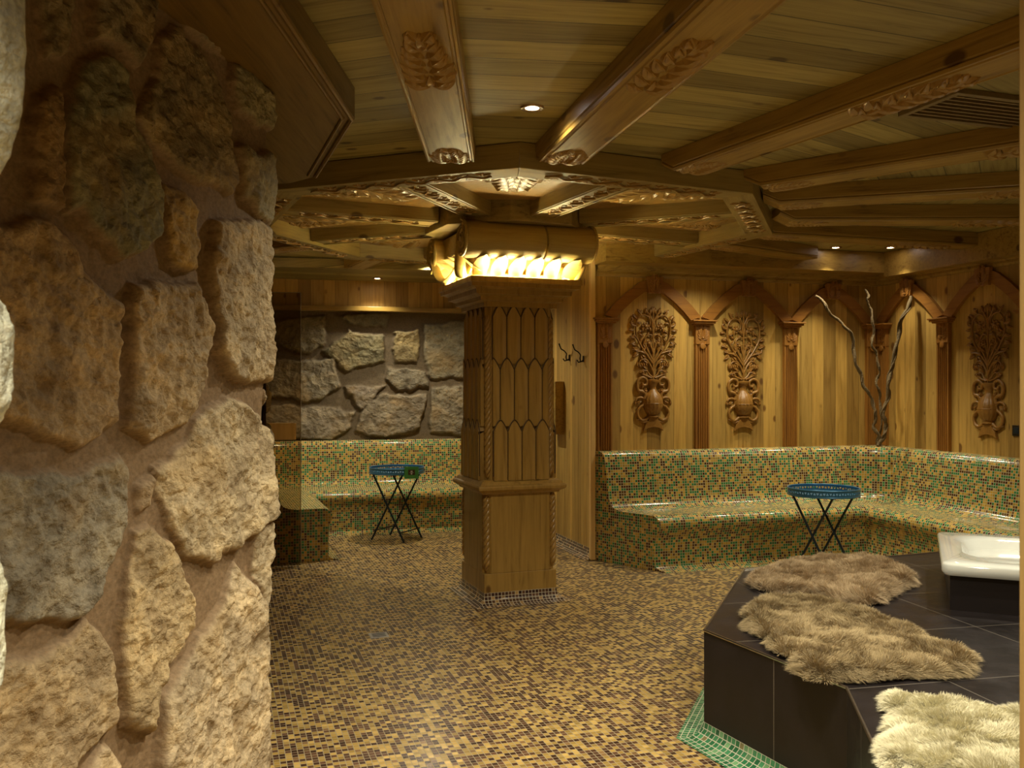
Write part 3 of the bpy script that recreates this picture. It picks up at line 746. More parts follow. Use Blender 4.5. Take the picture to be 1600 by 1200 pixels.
    for (px, py, r_) in [(232, 352, 34), (256, 482, 27), (205, 700, 18), (182, 655, 14), (228, 845, 22)]:
        for sd in (1, -1):
            cx, cz = (px-295)*u*sd, (1150-py)*u; fl_ = MB()
            fl_.lathe([(r_*.42*u, 0), (r_*.40*u, .014), (r_*.2*u, .020), (.0005, .021)], 12, Matrix.Translation((cx, -.016, cz)) @ Matrix.Rotation(PI/2, 4, 'X'))
            for k in range(7):
                a = 2*PI*k/7+.2; fl_.leaf((cx+math.cos(a)*r_*.3*u, cz+math.sin(a)*r_*.3*u), a, r_*.75*u, r_*.62*u, .012, Matrix.Translation((0, -.017, 0)))
            fl_.build('flower', m_carve_dark, t, smooth=60)
zb = 1.5-(675-HOR)*7.95/F
vase_relief(W0, A, .57, zb+.01, 'brown openwork vase carving on the leftmost arched panel, right of the coat hooks')
vase_relief(W0, A, 1.475, 1.10, 'brown openwork vase carving on the second arched panel, above the bench middle')
vase_relief(W1, AR, 1.37, 1.08, 'brown openwork vase carving on the right wall beside the switch')

# perimeter beam and cornice
mb = MB()
cR = W1
def e(pt, a, b): v = W1+E1*a+E2*b; return (v.x, v.y)
pb_ = thing('perimeter_beam', 'wooden beam and cornice running along the top of the arcaded walls', 'beam', (W1.x, W1.y, 2.48))
mb.prism([e(0, -2.93, -.001), e(0, -2.93, -.30), e(0, -.10, -.30), e(0, -.001, -.30), e(0, -.001, -.001)], 2.56, CZ-.004)
mb.prism([e(0, -.001, -.30), e(0, -.001, -6.9), e(0, -.16, -6.9), e(0, -.16, -.30)], 2.52, CZ-.004)
mb.build('beam_body', m_beam, pb_, world=True, smooth=0)
mb = sweep([tuple(W0+E1*.03), tuple(W1), tuple(W1-E2*6.9)], [(.001, 2.47), (.02, 2.47), (.03, 2.49), (.03, 2.51), (.05, 2.525), (.06, 2.56), (.001, 2.56)], cap=False)
mb.build('cornice', m_beam, pb_, world=True, smooth=20)

# coat hooks on the partition
pd = (W0-PE).normalized(); pa = math.atan2(pd.y, pd.x); PLn = (W0-PE).length
def part_s(px): # distance along partition for a pixel column
    k = (px-800)/F; return (PE.y*k-PE.x)/(pd.x-pd.y*k)
for px_, py_, lab in ((890, 558, 'black iron coat hook nearer the pillar'), (912, 560, 'black iron coat hook nearer the arcade corner')):
    s = part_s(px_); P_ = PE+pd*s; z = 1.5-(py_-HOR)*P_.y/F
    t = thing('coat_hook', lab+' on the pine boards', 'hook', (P_.x, P_.y, z), pa, 'coat hooks on the partition')
    mb = MB(); mb.box((0, -.004, -.005), (.022, .008, .055)); mb.build('back_plate', m_iron, t, bevel=.002, smooth=0)
    mb = MB(); mb.tube([(0, -.008, -.02), (0, -.03, -.028), (0, -.036, 0), (0, -.03, .03), (0, -.05, .055), (0, -.085, .075), (0, -.10, .11), (0, -.105, .125)], [.007, .007, .007, .006, .006, .006, .006, .008], 8)
    mb.tube([(0, -.01, -.025), (0, -.05, -.035), (0, -.065, -.015)], .006, 8); mb.build('prong', m_iron, t)
s = part_s(876); P_ = PE+pd*s
mb = MB(); mb.box((0, -.045, 0), (.20, .09, .50)); o = mb.build('wall_box', m_beam, None, bevel=.006, smooth=0); o.location = (P_.x, P_.y, 1.5-(637-HOR)*P_.y/F); o.rotation_euler = (0, 0, pa)
tag(o, 'brown wooden box on the pine boards just right of the pillar, below the hooks', 'box')
# socket at right edge
k = (1590-800)/F; s = (k*W1.y-W1.x)/(math.cos(AR)-k*math.sin(AR)); P_ = Vector(frame_at(W1, AR, s))
t = thing('wall_switch', 'small black square wall switch at the right frame edge', 'switch', (P_.x, P_.y, 1.5-(673-HOR)*P_.y/F), AR)
mb = MB(); mb.box((0, -.006, 0), (.085, .012, .085)); mb.build('switch_plate', m_black, t, bevel=.003, smooth=0)
mb = MB(); mb.box((0, -.014, 0), (.05, .006, .05)); mb.build('rocker', m_navy, t, bevel=.002, smooth=0)

# vines in the corner
def vine(pts, dep, r, label, seed):
    rnd = random.Random(seed); P = []
    for (px, py) in pts: P.append(Vector(((px-800)/F*dep, dep, 1.5-(py-HOR)*dep/F)))
    R = []
    for i in range(len(P)-1):
        for k in range(8):
            t = k/8; q = P[i].lerp(P[i+1], t); ph = (i*8+k)*.75
            R.append(q+Vector((math.sin(ph)*.011, math.cos(ph*.9)*.011, 0))+Vector((rnd.uniform(-.004, .004), 0, 0)))
    R.append(P[-1]); n = len(R)
    mb = MB(); mb.tube(R, [r*(.75+.35*abs(math.sin(i*.8))+rnd.uniform(-.06, .1)) for i in range(n)], 10)
    mb.tube([p+Vector((math.sin(i*.55)*r*1.3, math.cos(i*.55)*r*1.3, 0)) for i, p in enumerate(R)], r*.42, 7)
    o = mb.build('vine_branch', m_bark, None, smooth=70); c = tuple(R[-1]); o.data.transform(Matrix.Translation(c).inverted()); o.location = c
    tag(o, label, 'vine', 'twisted vine branches in the arcade corner')
vine([(1276, 462), (1300, 492), (1330, 520), (1338, 570), (1352, 605), (1368, 640), (1366, 668), (1378, 697)], 8.12, .013, 'twisted pale vine branch leaning left from the bench corner across the empty panel', 1)
vine([(1424, 462), (1408, 505), (1396, 560), (1388, 605), (1381, 650), (1384, 675), (1372, 697)], 8.05, .016, 'twisted pale vine branch leaning right from the bench corner up to the next arch', 2)
vine([(1352, 452), (1358, 475), (1365, 510), (1363, 540), (1374, 570), (1370, 600), (1377, 630), (1372, 697)], 8.2, .010, 'thin wavy vine branch rising straight up in the wall corner between the two leaning ones', 3)

# ------------------------------------------------------------------ mosaic benches
BP = [(-.002, .945), (.06, .945), (.085, .938), (.105, .915), (.118, .86), (.135, .70), (.150, .56), (.165, .505), (.19, .475), (.23, .458), (.30, .448), (.48, .452), (.545, .448), (.58, .430),
      (.600, .395), (.598, .35), (.575, .305), (.558, .27), (.548, .2), (.546, .12), (.552, .07), (.56, .035), (.60, .012), (.66, .002)]
F0 = Vector((1.20, 7.27)); st = (F0-W0); st = st/.60
c1 = W1-E1*.34; c2 = W1-E2*.34
mb = sweep([tuple(W0-E2*.002), tuple(c1-E2*.002), tuple(c2-E1*.002), tuple(W1-E2*6.5)], BP, start=tuple(st), cap=True)
# flat ledge behind the cut corner
mb.add([(c1.x, c1.y, .945), (W1.x, W1.y, .945), (c2.x, c2.y, .945)], [(0, 2, 1)], [[(0, 0), (.3, 0), (.3, .3)]])
o = mb.build('mosaic_bench', m_bench, None, smooth=50); centre(o, (W1.x, W1.y, 0))
tag(o, 'long green and ochre mosaic bench under the arched wood wall on the right', 'bench')
# left alcove bench
KB = Vector((-2.00, 9.02)); KE = Vector((-1.56, 7.78))       # inner seat edge corner and near end
a1 = math.radians(13.5); b1 = Vector((math.cos(a1), math.sin(a1))); bd = (KE-KB).normalized(); bn = Vector((bd.y, -bd.x))  # bn points left?
if bn.x > 0: bn = -bn
wc = KB+b1*(-.60)*1.0+Vector((-math.sin(a1), math.cos(a1)))*.60
LW0 = KE+bn*.60; 
# corner of the wall lines
def isect(p, d, q, e_):
    den = d.x*e_.y-d.y*e_.x; t = ((q.x-p.x)*e_.y-(q.y-p.y)*e_.x)/den; return p+d*t
nb1 = Vector((-math.sin(a1), math.cos(a1)))
wc = isect(LW0, bd, KB+nb1*.60, b1)
AE = isect(KB+nb1*.60, b1, PE, pd)
BP2 = [(o_ if not (z < .36 and o_ < .6) else max(o_, .568), z if z < .5 else .455+(z-.455)*.97) for o_, z in BP]
mb = sweep([tuple(LW0), tuple(wc), tuple(AE)], BP2, cap=True)
o = mb.build('mosaic_bench', m_bench, None, smooth=50); centre(o, (wc.x, wc.y, 0))
tag(o, 'green and ochre mosaic corner bench in the left alcove below the stone wall', 'bench')
# cove strips
mb = sweep([tuple(W0-E2*.03), tuple(PE)], [(.0, .09), (.006, .05), (.02, .022), (.05, .008), (.09, .002)], inside=-1, cap=False)
for k_ in mb.uv: pass
o = mb.build('baseboard_partition', m_cove, None, smooth=60); struct(o)

# ------------------------------------------------------------------ rough stone walls
def stone_wall(nm, path_fn, s0, s1, z0, z1, ds, polys, cols, scale=1.0, prot=.055, mort=(.25, .165, .092), mat=None, seed=0, flip=False, warp=.018):
    ns = int((s1-s0)/ds)+1; nz = int((z1-z0)/ds)+1
    ss, zz = np.meshgrid(np.linspace(s0, s1, ns), np.linspace(z0, z1, nz), indexing='ij')
    wx = (fbm(ss*7, zz*7, 4, seed+3)-.5)*warp*4; wz = (fbm(ss*7+50, zz*7+9, 4, seed+5)-.5)*warp*4
    sx, sz = ss+wx, zz+wz
    best = np.full(ss.shape, -1.0); who = np.full(ss.shape, -1)
    for i, p in enumerate(polys):
        d = sdist(sx, sz, p); m = d > best; best = np.where(m, d, best); who = np.where(m, i, who)
    e_ = np.clip((best+.003)/.028, 0, 1); prof = np.sqrt(np.clip(1-(1-e_)**2, 0, 1))
    rs = np.random.RandomState(seed+9); ph = rs.rand(len(polys), 4)
    tilt = np.zeros(ss.shape)
    for i, p in enumerate(polys):
        cx = np.mean([q[0] for q in p]); cy = np.mean([q[1] for q in p]); m = who == i
        tilt[m] = (ph[i, 0]-.5)*.12*(ss[m]-cx)+(ph[i, 1]-.5)*.10*(zz[m]-cy)+(ph[i, 2]-.4)*.020
    n1 = fbm(ss*6+20, zz*6, 5, seed+1, ridge=True); n2 = fbm(ss*28, zz*28+3, 4, seed+2); n3 = fbm(ss*2.2, zz*2.2+7, 3, seed+8)
    h = prof*(prot+tilt*.7+(n1-.6)*.036+(n2-.5)*.024)*scale+(n3-.5)*.035+(fbm(ss*60, zz*60+3, 3, seed+22)-.5)*.007*prof+(1-prof)*((n2-.5)*.008)
    pos, nor = path_fn(ss)
    X = pos[0]+nor[0]*h; Y = pos[1]+nor[1]*h
    V = np.stack([X, Y, zz], -1).reshape(-1, 3)
    C = np.ones((ns, nz, 4)); C[..., :3] = mort; C[..., 3] = np.clip(.12+best/.02, .12, 1)
    for i in range(len(polys)):
        m = who == i; base = np.array(cols[i])*np.array([1.12, 1.20, 1.34]); v = fbm(ss*5+i*3, zz*5, 4, seed+30+i % 5)
        cc = base[None, None, :]*(.72+.6*v)[..., None]; w_ = np.clip(best/.012, 0, 1)
        mm = m & (best > 0); C[mm, :3] = (cc*w_[..., None]+np.array(mort)*(1-w_[..., None]))[mm]
    idx = np.arange(ns*nz).reshape(ns, nz)
    a, b, c, d = idx[:-1, :-1].ravel(), idx[1:, :-1].ravel(), idx[1:, 1:].ravel(), idx[:-1, 1:].ravel()
    Fc = np.stack([a, b, c, d] if not flip else [a, d, c, b], -1)
    me = bpy.data.meshes.new(nm); me.vertices.add(len(V)); me.vertices.foreach_set('co', V.ravel().astype(np.float32))
    me.loops.add(Fc.size); me.loops.foreach_set('vertex_index', Fc.ravel().astype(np.int32))
    me.polygons.add(len(Fc)); me.polygons.foreach_set('loop_start', np.arange(0, Fc.size, 4, dtype=np.int32))
    me.update(calc_edges=True); me.validate()
    ca = me.color_attributes.new('col', 'FLOAT_COLOR', 'POINT'); ca.data.foreach_set('color', C.reshape(-1, 4).ravel().astype(np.float32))
    me.shade_smooth(); me.materials.append(mat or m_rock)
    o = bpy.data.objects.new(nm, me); COL.objects.link(o); return struct(o)

Q0 = Vector((-1.15, 2.0)); Q1 = Vector((-.93, 3.42)); QD = (Q1-Q0).normalized(); QN = Vector((QD.y, -QD.x)); QL = (Q1-Q0).length
def wall_pt(px, py, o, d):
    k = (px-800)/F; t = (k*o.y-o.x)/(d.x-k*d.y); P_ = o+d*t; return (t, 1.5-(py-HOR)*P_.y/F)
def lpath(ss):
    # straight face, rounded end, then turning back to the left
    R = .10; X = np.zeros(ss.shape); Y = np.zeros(ss.shape); NX = np.zeros(ss.shape); NY = np.zeros(ss.shape)
    s_c = QL-R*.6; turn = math.radians(115)
    m = ss <= s_c; X[m] = Q0.x+QD.x*ss[m]; Y[m] = Q0.y+QD.y*ss[m]; NX[m] = QN.x; NY[m] = QN.y
    C0 = Q0+QD*s_c-QN*R; a0 = math.atan2(QN.y, QN.x)
    m2 = (~m) & (ss < s_c+R*turn); th = a0+(ss-s_c)/R
    X[m2] = C0.x+R*np.cos(th[m2]); Y[m2] = C0.y+R*np.sin(th[m2]); NX[m2] = np.cos(th[m2]); NY[m2] = np.sin(th[m2])
    m3 = ss >= s_c+R*turn; te = a0+turn; ex = C0.x+R*math.cos(te); ey = C0.y+R*math.sin(te); tx, ty = -math.sin(te), math.cos(te)
    q = ss-(s_c+R*turn); X[m3] = ex+tx*q[m3]; Y[m3] = ey+ty*q[m3]; NX[m3] = math.cos(te); NY[m3] = math.sin(te)
    return (X, Y), (NX, NY)
ST = [
 ([(92,325),(86,250),(92,150),(128,90),(160,80),(190,115),(198,160),(205,200),(225,235),(236,300),(232,365),(180,405),(150,370),(112,332)], (.20,.17,.09)),
 ([(40,135),(82,120),(84,320),(36,312)], (.28,.17,.07)),
 ([(48,-60),(112,-60),(100,78),(56,82)], (.24,.17,.08)),
 ([(128,-60),(245,-60),(232,50),(214,100),(182,70),(135,60)], (.22,.16,.08)),
 ([(206,185),(238,125),(236,70),(262,42),(300,62),(330,110),(355,180),(362,280),(350,303),(300,287),(260,250),(225,215)], (.24,.17,.08)),
 ([(255,-60),(300,-20),(345,60),(350,85),(318,72),(282,36),(262,0)], (.24,.18,.10)),
 ([(355,92),(400,130),(443,170),(437,212),(402,196),(366,182),(352,130)], (.25,.20,.10)),
 ([(362,232),(422,222),(437,300),(428,360),(388,328),(366,300)], (.25,.20,.11)),
 ([(245,286),(268,285),(300,330),(305,400),(290,428),(252,410),(246,350)], (.38,.24,.08)),
 ([(325,345),(400,338),(430,380),(432,500),(430,600),(392,600),(340,586),(322,540),(320,430)], (.40,.29,.16)),
 ([(196,438),(290,445),(313,500),(310,600),(282,660),(232,692),(188,675),(190,600),(192,500)], (.42,.29,.15)),
 ([(-60,345),(60,342),(95,370),(130,420),(180,470),(178,560),(173,670),(110,697),(60,690),(20,650),(-60,640)], (.38,.25,.12)),
 ([(345,618),(375,626),(410,660),(430,710),(440,760),(412,820),(365,850),(325,875),(280,860),(250,820),(235,740),(260,725),(288,680),(300,650)], (.46,.34,.19)),
 ([(-60,738),(0,735),(60,745),(120,730),(185,705),(198,730),(195,820),(160,920),(120,960),(50,970),(-60,968)], (.25,.20,.13)),
 ([(210,762),(232,748),(233,790),(214,800)], (.36,.25,.14)),
 ([(205,825),(230,818),(270,870),(300,930),(290,980),(252,1040),(236,1100),(230,1143),(190,1128),(184,1050),(178,960),(194,880)], (.40,.28,.14)),
 ([(365,872),(402,930),(430,965),(432,1100),(437,1200),(437,1330),(225,1330),(240,1170),(250,1075),(290,1020),(340,940)], (.45,.33,.19)),
 ([(388,830),(425,822),(440,880),(437,930),(416,952),(392,910)], (.44,.33,.19)),
 ([(-60,1040),(60,1032),(125,968),(150,985),(175,1050),(172,1130),(108,1190),(100,1340),(-60,1340)], (.36,.25,.13)),
 ([(112,1230),(160,1152),(186,1190),(205,1340),(112,1340)], (.42,.30,.17)),
 ([(410,612),(434,618),(436,690),(424,670)], (.40,.30,.17)),
]
pol = []; cc = []
for p, c in ST:
    r = []
    for (x, y) in p:
        s_, z_ = wall_pt(x, y, Q0, QD)
        if x >= 422: s_ = QL-R_ if False else s_+.16
        r.append((s_, z_))
    pol.append(r); cc.append(c)
stone_wall('wall_left', lpath, -1.3, QL+.55, 0.0, 2.66, .006, pol, cc, prot=.030, seed=4)

# alcove stone wall
AW0 = wc-b1*.02; 
def apath(ss):
    X = wc.x+b1.x*ss; Y = wc.y+b1.y*ss; return (X, Y), (np.full(ss.shape, b1.y), np.full(ss.shape, -b1.x))
SA = [[(405,500),(510,492),(506,540),(482,552),(405,535)], [(505,547),(545,515),(600,528),(602,565),(542,580)], [(614,520),(655,517),(652,566),(616,566)], [(662,508),(730,498),(730,592),(672,592),(660,550)],
 [(405,562),(470,562),(522,560),(532,603),(505,626),(405,622)], [(536,601),(605,603),(564,642)], [(605,573),(665,578),(670,606),(622,610),(606,597)], [(405,632),(470,632),(556,642),(547,670),(520,686),(405,684)],
 [(572,627),(600,616),(665,616),(658,670),(600,683),(556,676)], [(675,604),(760,600),(760,684),(670,676)], [(525,492),(610,490),(600,514),(545,506)], [(735,505),(860,500),(860,590),(738,592)]]
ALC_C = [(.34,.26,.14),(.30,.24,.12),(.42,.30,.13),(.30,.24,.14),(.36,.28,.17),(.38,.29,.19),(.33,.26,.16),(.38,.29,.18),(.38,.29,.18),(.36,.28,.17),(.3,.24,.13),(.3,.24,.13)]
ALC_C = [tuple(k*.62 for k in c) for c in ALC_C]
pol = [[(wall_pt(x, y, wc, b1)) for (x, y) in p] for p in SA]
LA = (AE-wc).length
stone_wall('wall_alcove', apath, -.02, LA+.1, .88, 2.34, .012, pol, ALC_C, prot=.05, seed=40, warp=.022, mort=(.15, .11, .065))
bl = -bd
LL = (LW0-wc).length+.0
def l2path(ss):
    X = wc.x+bd.x*(LL+.5-ss); Y = wc.y+bd.y*(LL+.5-ss); n_ = Vector((bd.y, -bd.x)); n_ = n_ if n_.x > 0 else -n_
    return (X, Y), (np.full(ss.shape, n_.x), np.full(ss.shape, n_.y))
rp = random.Random(5); pol = []; cl = []
for i in range(5):
    for j in range(4):
        cx = .2+i*.45+(j % 2)*.2; cz = 1.05+j*.36
        pol.append([(cx+math.cos(a)*rp.uniform(.15, .22), cz+math.sin(a)*rp.uniform(.11, .165)) for a in np.linspace(0, 2*PI, 9)[:-1]]); cl.append((.33, .25, .15))
stone_wall('wall_alcove_left', l2path, 0, LL+.5, 0, 2.66, .02, pol, cl, seed=60, mort=(.24, .17, .10))
# fascia above alcove stone
for nm, z0, z1, off, mt in (('trim_2', 2.36, 2.655, .015, m_wallp), ('trim_3', 2.315, 2.365, .13, m_beam)):
    mb = MB(); mb.box(((LA+.1)/2, -off/2, (z0+z1)/2), (LA+.2, off+.03, z1-z0)); o = mb.build(nm, m_wallp if nm == 'trim_2' else m_beam, None, bevel=.004, smooth=0)
    o.location = (wc.x, wc.y, 0); o.rotation_euler = (0, 0, a1); struct(o)

# near stone door jamb on the left, wooden jamb on the right
def rocks(nm, specs, mat, seed=0):
    rs = np.random.RandomState(seed); V = []; Fc = []; C = []; base = 0
    for (cx, cy, cz, hx, hy, hz, col) in specs:
        n = 64; u_, v_ = np.meshgrid(np.linspace(0, 2*PI, n, endpoint=False), np.linspace(-PI/2, PI/2, n), indexing='ij')
        ex = .6
        sg = lambda t: np.sign(t)*np.abs(t)**ex
        x = sg(np.cos(v_))*sg(np.cos(u_)); y = sg(np.cos(v_))*sg(np.sin(u_)); z = sg(np.sin(v_))
        d = 1+(fbm(u_*2+cx*9, v_*4+cz*5, 5, seed+3, ridge=True)-.6)*.10*np.cos(v_)+(fbm(u_*7+cx*9, v_*14, 3, seed+6)-.5)*.04*np.cos(v_)
        V.append(np.stack([cx+x*hx*d, cy+y*hy*d, cz+z*hz*(1+(d-1)*.4)], -1).reshape(-1, 3))
        vv = fbm(u_*2, v_*6+cz*7, 4, seed+5)
        c = np.ones((n, n, 4)); c[..., :3] = np.array(col)*(.6+.8*vv)[..., None]; C.append(c.reshape(-1, 4))
        for i in range(n):
            for j in range(n-1): Fc.append((base+i*n+j, base+((i+1) % n)*n+j, base+((i+1) % n)*n+j+1, base+i*n+j+1))
        base += n*n
    me = bpy.data.meshes.new(nm); me.from_pydata(np.concatenate(V).tolist(), [], Fc)
    ca = me.color_attributes.new('col', 'FLOAT_COLOR', 'POINT'); ca.data.foreach_set('color', np.concatenate(C).ravel().astype(np.float32))
    me.shade_smooth(); me.materials.append(mat); o = bpy.data.objects.new(nm, me); COL.objects.link(o); return struct(o)
specs = []
for xr, ya, yb, c in ((44, -330, 325, (.88, .88, .72)), (26, 418, 712, (.88, .88, .72)), (16, 800, 1165, (.88, .88, .72)), (12, 1180, 1500, (.88, .88, .72))):
    xr_ = (xr-800)/F*1.05; z1_ = 1.5-(ya-HOR)/F*1.03; z0_ = 1.5-(yb-HOR)/F*1.03; specs.append((xr_-.14, 1.02, (z0_+z1_)/2, .135, .07, (z1_-z0_)/2-.003, c))
rocks('wall_doorway_stones', specs, m_rockw, 11)
mb = MB(); mb.box((-1.00, 1.03, 1.31), (.70, .10, 2.62)); struct(mb.build('wall_doorway', m_part, None, smooth=0))
jx = (1590-800)/F*1.085
mb = MB(); mb.box((jx+.10, 1.03, CZ/2-.01), (.20, .11, CZ-.02)); struct(mb.build('door_1', m_jamb, None, bevel=.005, smooth=0))
mb = MB(); mb.box((4.0, 1.06, CZ/2-.01), (6.4, .10, CZ-.02)); struct(mb.build('wall_front', m_wallp, None, smooth=0))

# ------------------------------------------------------------------ pillar
PA = math.radians(20)
pl = thing('wooden_pillar', 'carved square wooden pillar with glowing scroll capital in the middle of the room', 'pillar', (OC.x, OC.y, 0), PA)
hb = .268
mb = MB(); cut = .028
def sq(h_, c_=0): 
    return [(-h_+c_, -h_), (h_-c_, -h_), (h_, -h_+c_), (h_, h_-c_), (h_-c_, h_), (-h_+c_, h_), (-h_, h_-c_), (-h_, -h_+c_)] if c_ else [(-h_, -h_), (h_, -h_), (h_, h_), (-h_, h_)]
mb.prism(sq(hb), .05, .215); mb.prism(sq(hb-.002, .052), .215, .80); mb.build('lower_block', m_pillar, pl, bevel=.004, smooth=0)
mb = sweep([(-hb, -hb), (hb, -hb), (hb, hb), (-hb, hb)], [(-.01, .76), (.012, .762), (.018, .775), (.035, .785), (.052, .795), (.055, .812), (.050, .822), (.035, .828), (.025, .845), (.01, .855), (-.02, .86)], closed=True)
mb.build('waist_moulding', m_pillar, pl, smooth=30)
mb = MB(); hu = .248; mb.prism(sq(hu, .036), .80, 2.14); mb.build('shaft', m_pillar, pl, bevel=.003, smooth=0)
# pointed flutes in three overlapping tiers on the four faces
for face in range(4):
    mb = MB(); gl = MB(); Rf = Matrix.Rotation(face*PI/2, 4, 'Z'); Wf = 2*(hu-.040); nfl = 4; pw = Wf/nfl
    for tier, (zt, zb_, dep) in enumerate(((2.065, 1.72, .012), (1.70, 1.29, .024), (1.272, .855, .036))):
        offs = 0 if tier % 2 == 0 else .5
        for k in range(-1 if offs else 0, nfl):
            xa = -Wf/2+(k+offs)*pw; xb = xa+pw
            cl_, cr_ = max(xa, -Wf/2), min(xb, Wf/2)
            if cr_-cl_ < .01: continue
            cx = (xa+xb)/2; hw_ = pw/2-.004; zbb = zb_-.06 if tier < 2 else zb_
            cols_ = 9; vs = []; fs = []
            for i in range(cols_):
                f_ = -1+2*i/(cols_-1); x = cx+f_*hw_
                x = min(max(x, cl_+.001), cr_-.001); f2 = (x-cx)/hw_
                tip = zt-.075*abs(f2)**1.6 if abs(f2) < 1 else zt-.075
                rid = dep+(.005 if abs(f2) > .85 else 0)+.0035*math.cos(f2*PI*1.0)**2
                for (zz, dd) in ((zbb, rid), (tip-.025, rid), (tip-.006, rid*.9+.004), (tip, -.002)):
                    vs.append(Rf @ Vector((x, -hu-dd, zz)))
            for i in range(cols_-1):
                for j in range(3): a = i*4+j; fs.append((a, a+4, a+5, a+1))
            vs2 = [Rf @ Vector((min(max(cx-hw_, cl_+.001), cr_), -hu+.002, z_)) for z_ in (zbb, zt-.08)]; b0 = len(vs)
            vs += vs2; fs.append((0, 1, b0+1, b0))
            vs3 = [Rf @ Vector((min(max(cx+hw_, cl_), cr_-.001), -hu+.002, z_)) for z_ in (zbb, zt-.08)]; b0 = len(vs); q_ = (cols_-1)*4
            vs += vs3; fs.append((q_, b0, b0+1, q_+1))
            mb.add(vs, fs)
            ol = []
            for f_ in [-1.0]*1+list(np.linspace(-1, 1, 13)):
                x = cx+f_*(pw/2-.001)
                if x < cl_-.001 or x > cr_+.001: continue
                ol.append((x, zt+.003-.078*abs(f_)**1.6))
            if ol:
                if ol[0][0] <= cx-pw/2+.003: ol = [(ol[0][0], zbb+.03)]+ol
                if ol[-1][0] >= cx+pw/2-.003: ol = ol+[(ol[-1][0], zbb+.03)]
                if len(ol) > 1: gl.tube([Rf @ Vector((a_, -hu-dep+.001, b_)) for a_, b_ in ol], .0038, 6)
    mb.build('fluted_face', m_pillar, pl, smooth=40); gl.build('groove_shade_line', m_groove_shade, pl)  # thin dark tubes paint the gap shade along each flute outline
# rope mouldings at the corners
for k in range(4):
    Rk = Matrix.Rotation(k*PI/2, 4, 'Z')
    for (z0_, z1_, hh_) in ((.235, .765, hb-.022), (.87, 2.00, hu-.018)):
        mb = MB(); n = int((z1_-z0_)/.008)
        for ph in (0, PI*2/3, PI*4/3):
            pts = []; rr = []
            for i in range(n+1):
                z_ = z0_+(z1_-z0_)*i/n; th = ph+z_*48; tp = min(1, min(i, n-i)/8+.3)
                pts.append(Rk @ Vector((-hh_+math.cos(th)*.013*tp, -hh_+math.sin(th)*.013*tp, z_))); rr.append(.0145*tp)
            mb.tube(pts, rr, 7)
        mb.build('rope_moulding', m_carve, pl, smooth=60)
# cornice
mb = sweep([(-hu, -hu), (hu, -hu), (hu, hu), (-hu, hu)], [(-.01, 2.055), (.022, 2.055), (.022, 2.085), (.040, 2.095), (.056, 2.097), (.058, 2.122), (.085, 2.135), (.102, 2.138), (.104, 2.168), (.125, 2.180), (.148, 2.182), (.148, 2.205), (.160, 2.210), (.158, 2.246), (.149, 2.247), (.145, 2.215), (-.24, 2.214)], closed=True)
mb.build('cornice', m_pillar, pl, smooth=28)
# capital
mb = MB(); mb.prism(sq(.235), 2.222, 2.60); mb.build('capital_core', m_cap, pl, smooth=0)
mb = MB()
for s_ in (-1, 1):       # the two bolsters whose ends are volutes
    for half in (-1, 1):
        L0, L1 = (-.465, .098) if half < 0 else (.103, .465)
        prof = [(.085, 0), (.120, .008), (.128, .03), (.124, (L1-L0)*.5), (.128, L1-L0-.02), (.122, L1-L0-.003), (.09, L1-L0)]
        mb.lathe(prof, 40, Matrix.Translation((L0, s_*.395, 2.488)) @ Matrix.Rotation(PI/2, 4, 'Y'))
mb.box((0, 0, 2.56), (.80, .80, .05)); mb.box((0, 0, 2.50), (.72, .62, .12))
mb.build('scroll_bolster', m_cap, pl, smooth=40)
vo = MB()
for sx in (-1, 1):
    for sy in (-1, 1):
        pts = []
        for i in range(60):
            t = i/59; a = -sy*(PI/2+t*2.6*2*PI) ; r_ = .120*(1-t)+.012
            pts.append((sx*.468, sy*.395+math.cos(a)*r_, 2.488+math.sin(a)*r_))
        vo.tube(pts, [.013*(1-.5*i/59) for i in range(60)], 6)
        vo.lathe([(.020, 0), (.018, .014), (.002, .018)], 14, Matrix.Translation((sx*.466, sy*.395, 2.488)) @ Matrix.Rotation(sx*PI/2, 4, 'Y'))
vo.build('volute', m_cap, pl, smooth=60)
# leaves: upright rounded petals all round, curling outward
lf = MB()
def petal(mb, M, w_, h_, curl=.09):
    n, c_ = 10, 8; vs = []; fs = []
    for sgn in (0, 1):
        for i in range(n):
            t = i/(n-1); ww = w_*(math.sqrt(max(0, 1-max(0, (t-.45)/.55)**2)) if t > .45 else .82+.4*t)
            for j in range(c_):
                q_ = -1+2*j/(c_-1)
                y = -curl*t*t-.018*(1-q_*q_)+.010*abs(math.sin(q_*3*PI))*t*.5; z = h_*t-.5*h_*max(0, t-.75)**2*4*.3
                vs.append(M @ Vector((q_*ww/2, y+sgn*.010, z)))
    for s_ in (0, 1):
        for i in range(n-1):
            for j in range(c_-1):
                a = s_*n*c_+i*c_+j; f = (a, a+1, a+c_+1, a+c_); fs.append(f if not s_ else f[::-1])
    for i in range(n-1):
        for j in (0, c_-1):
            a = i*c_+j; fs.append((a, a+c_, a+c_+n*c_, a+n*c_))
    for j in range(c_-1): a = (n-1)*c_+j; fs.append((a, a+1, a+1+n*c_, a+n*c_)); 
    mb.add(vs, fs)
for face in (0, 2):
    for k in range(6):
        x = -.325+.13*k; lf = MB()
        M = Matrix.Rotation(face*PI/2, 4, 'Z') @ Matrix.Translation((x, -.335, 2.258)) @ Matrix.Rotation(.25*(1 if k == 5 else 0), 4, 'Y')
        petal(lf, M, .114, .125, .15); lf.build('capital_leaf', m_cap, pl, smooth=60)
    lf = MB(); lf.box((0, -.262, 2.268), (.70, .05, .030), Matrix.Rotation(face*PI/2, 4, 'Z')); lf.build('leaf_rail', m_cap, pl, bevel=.004, smooth=0)
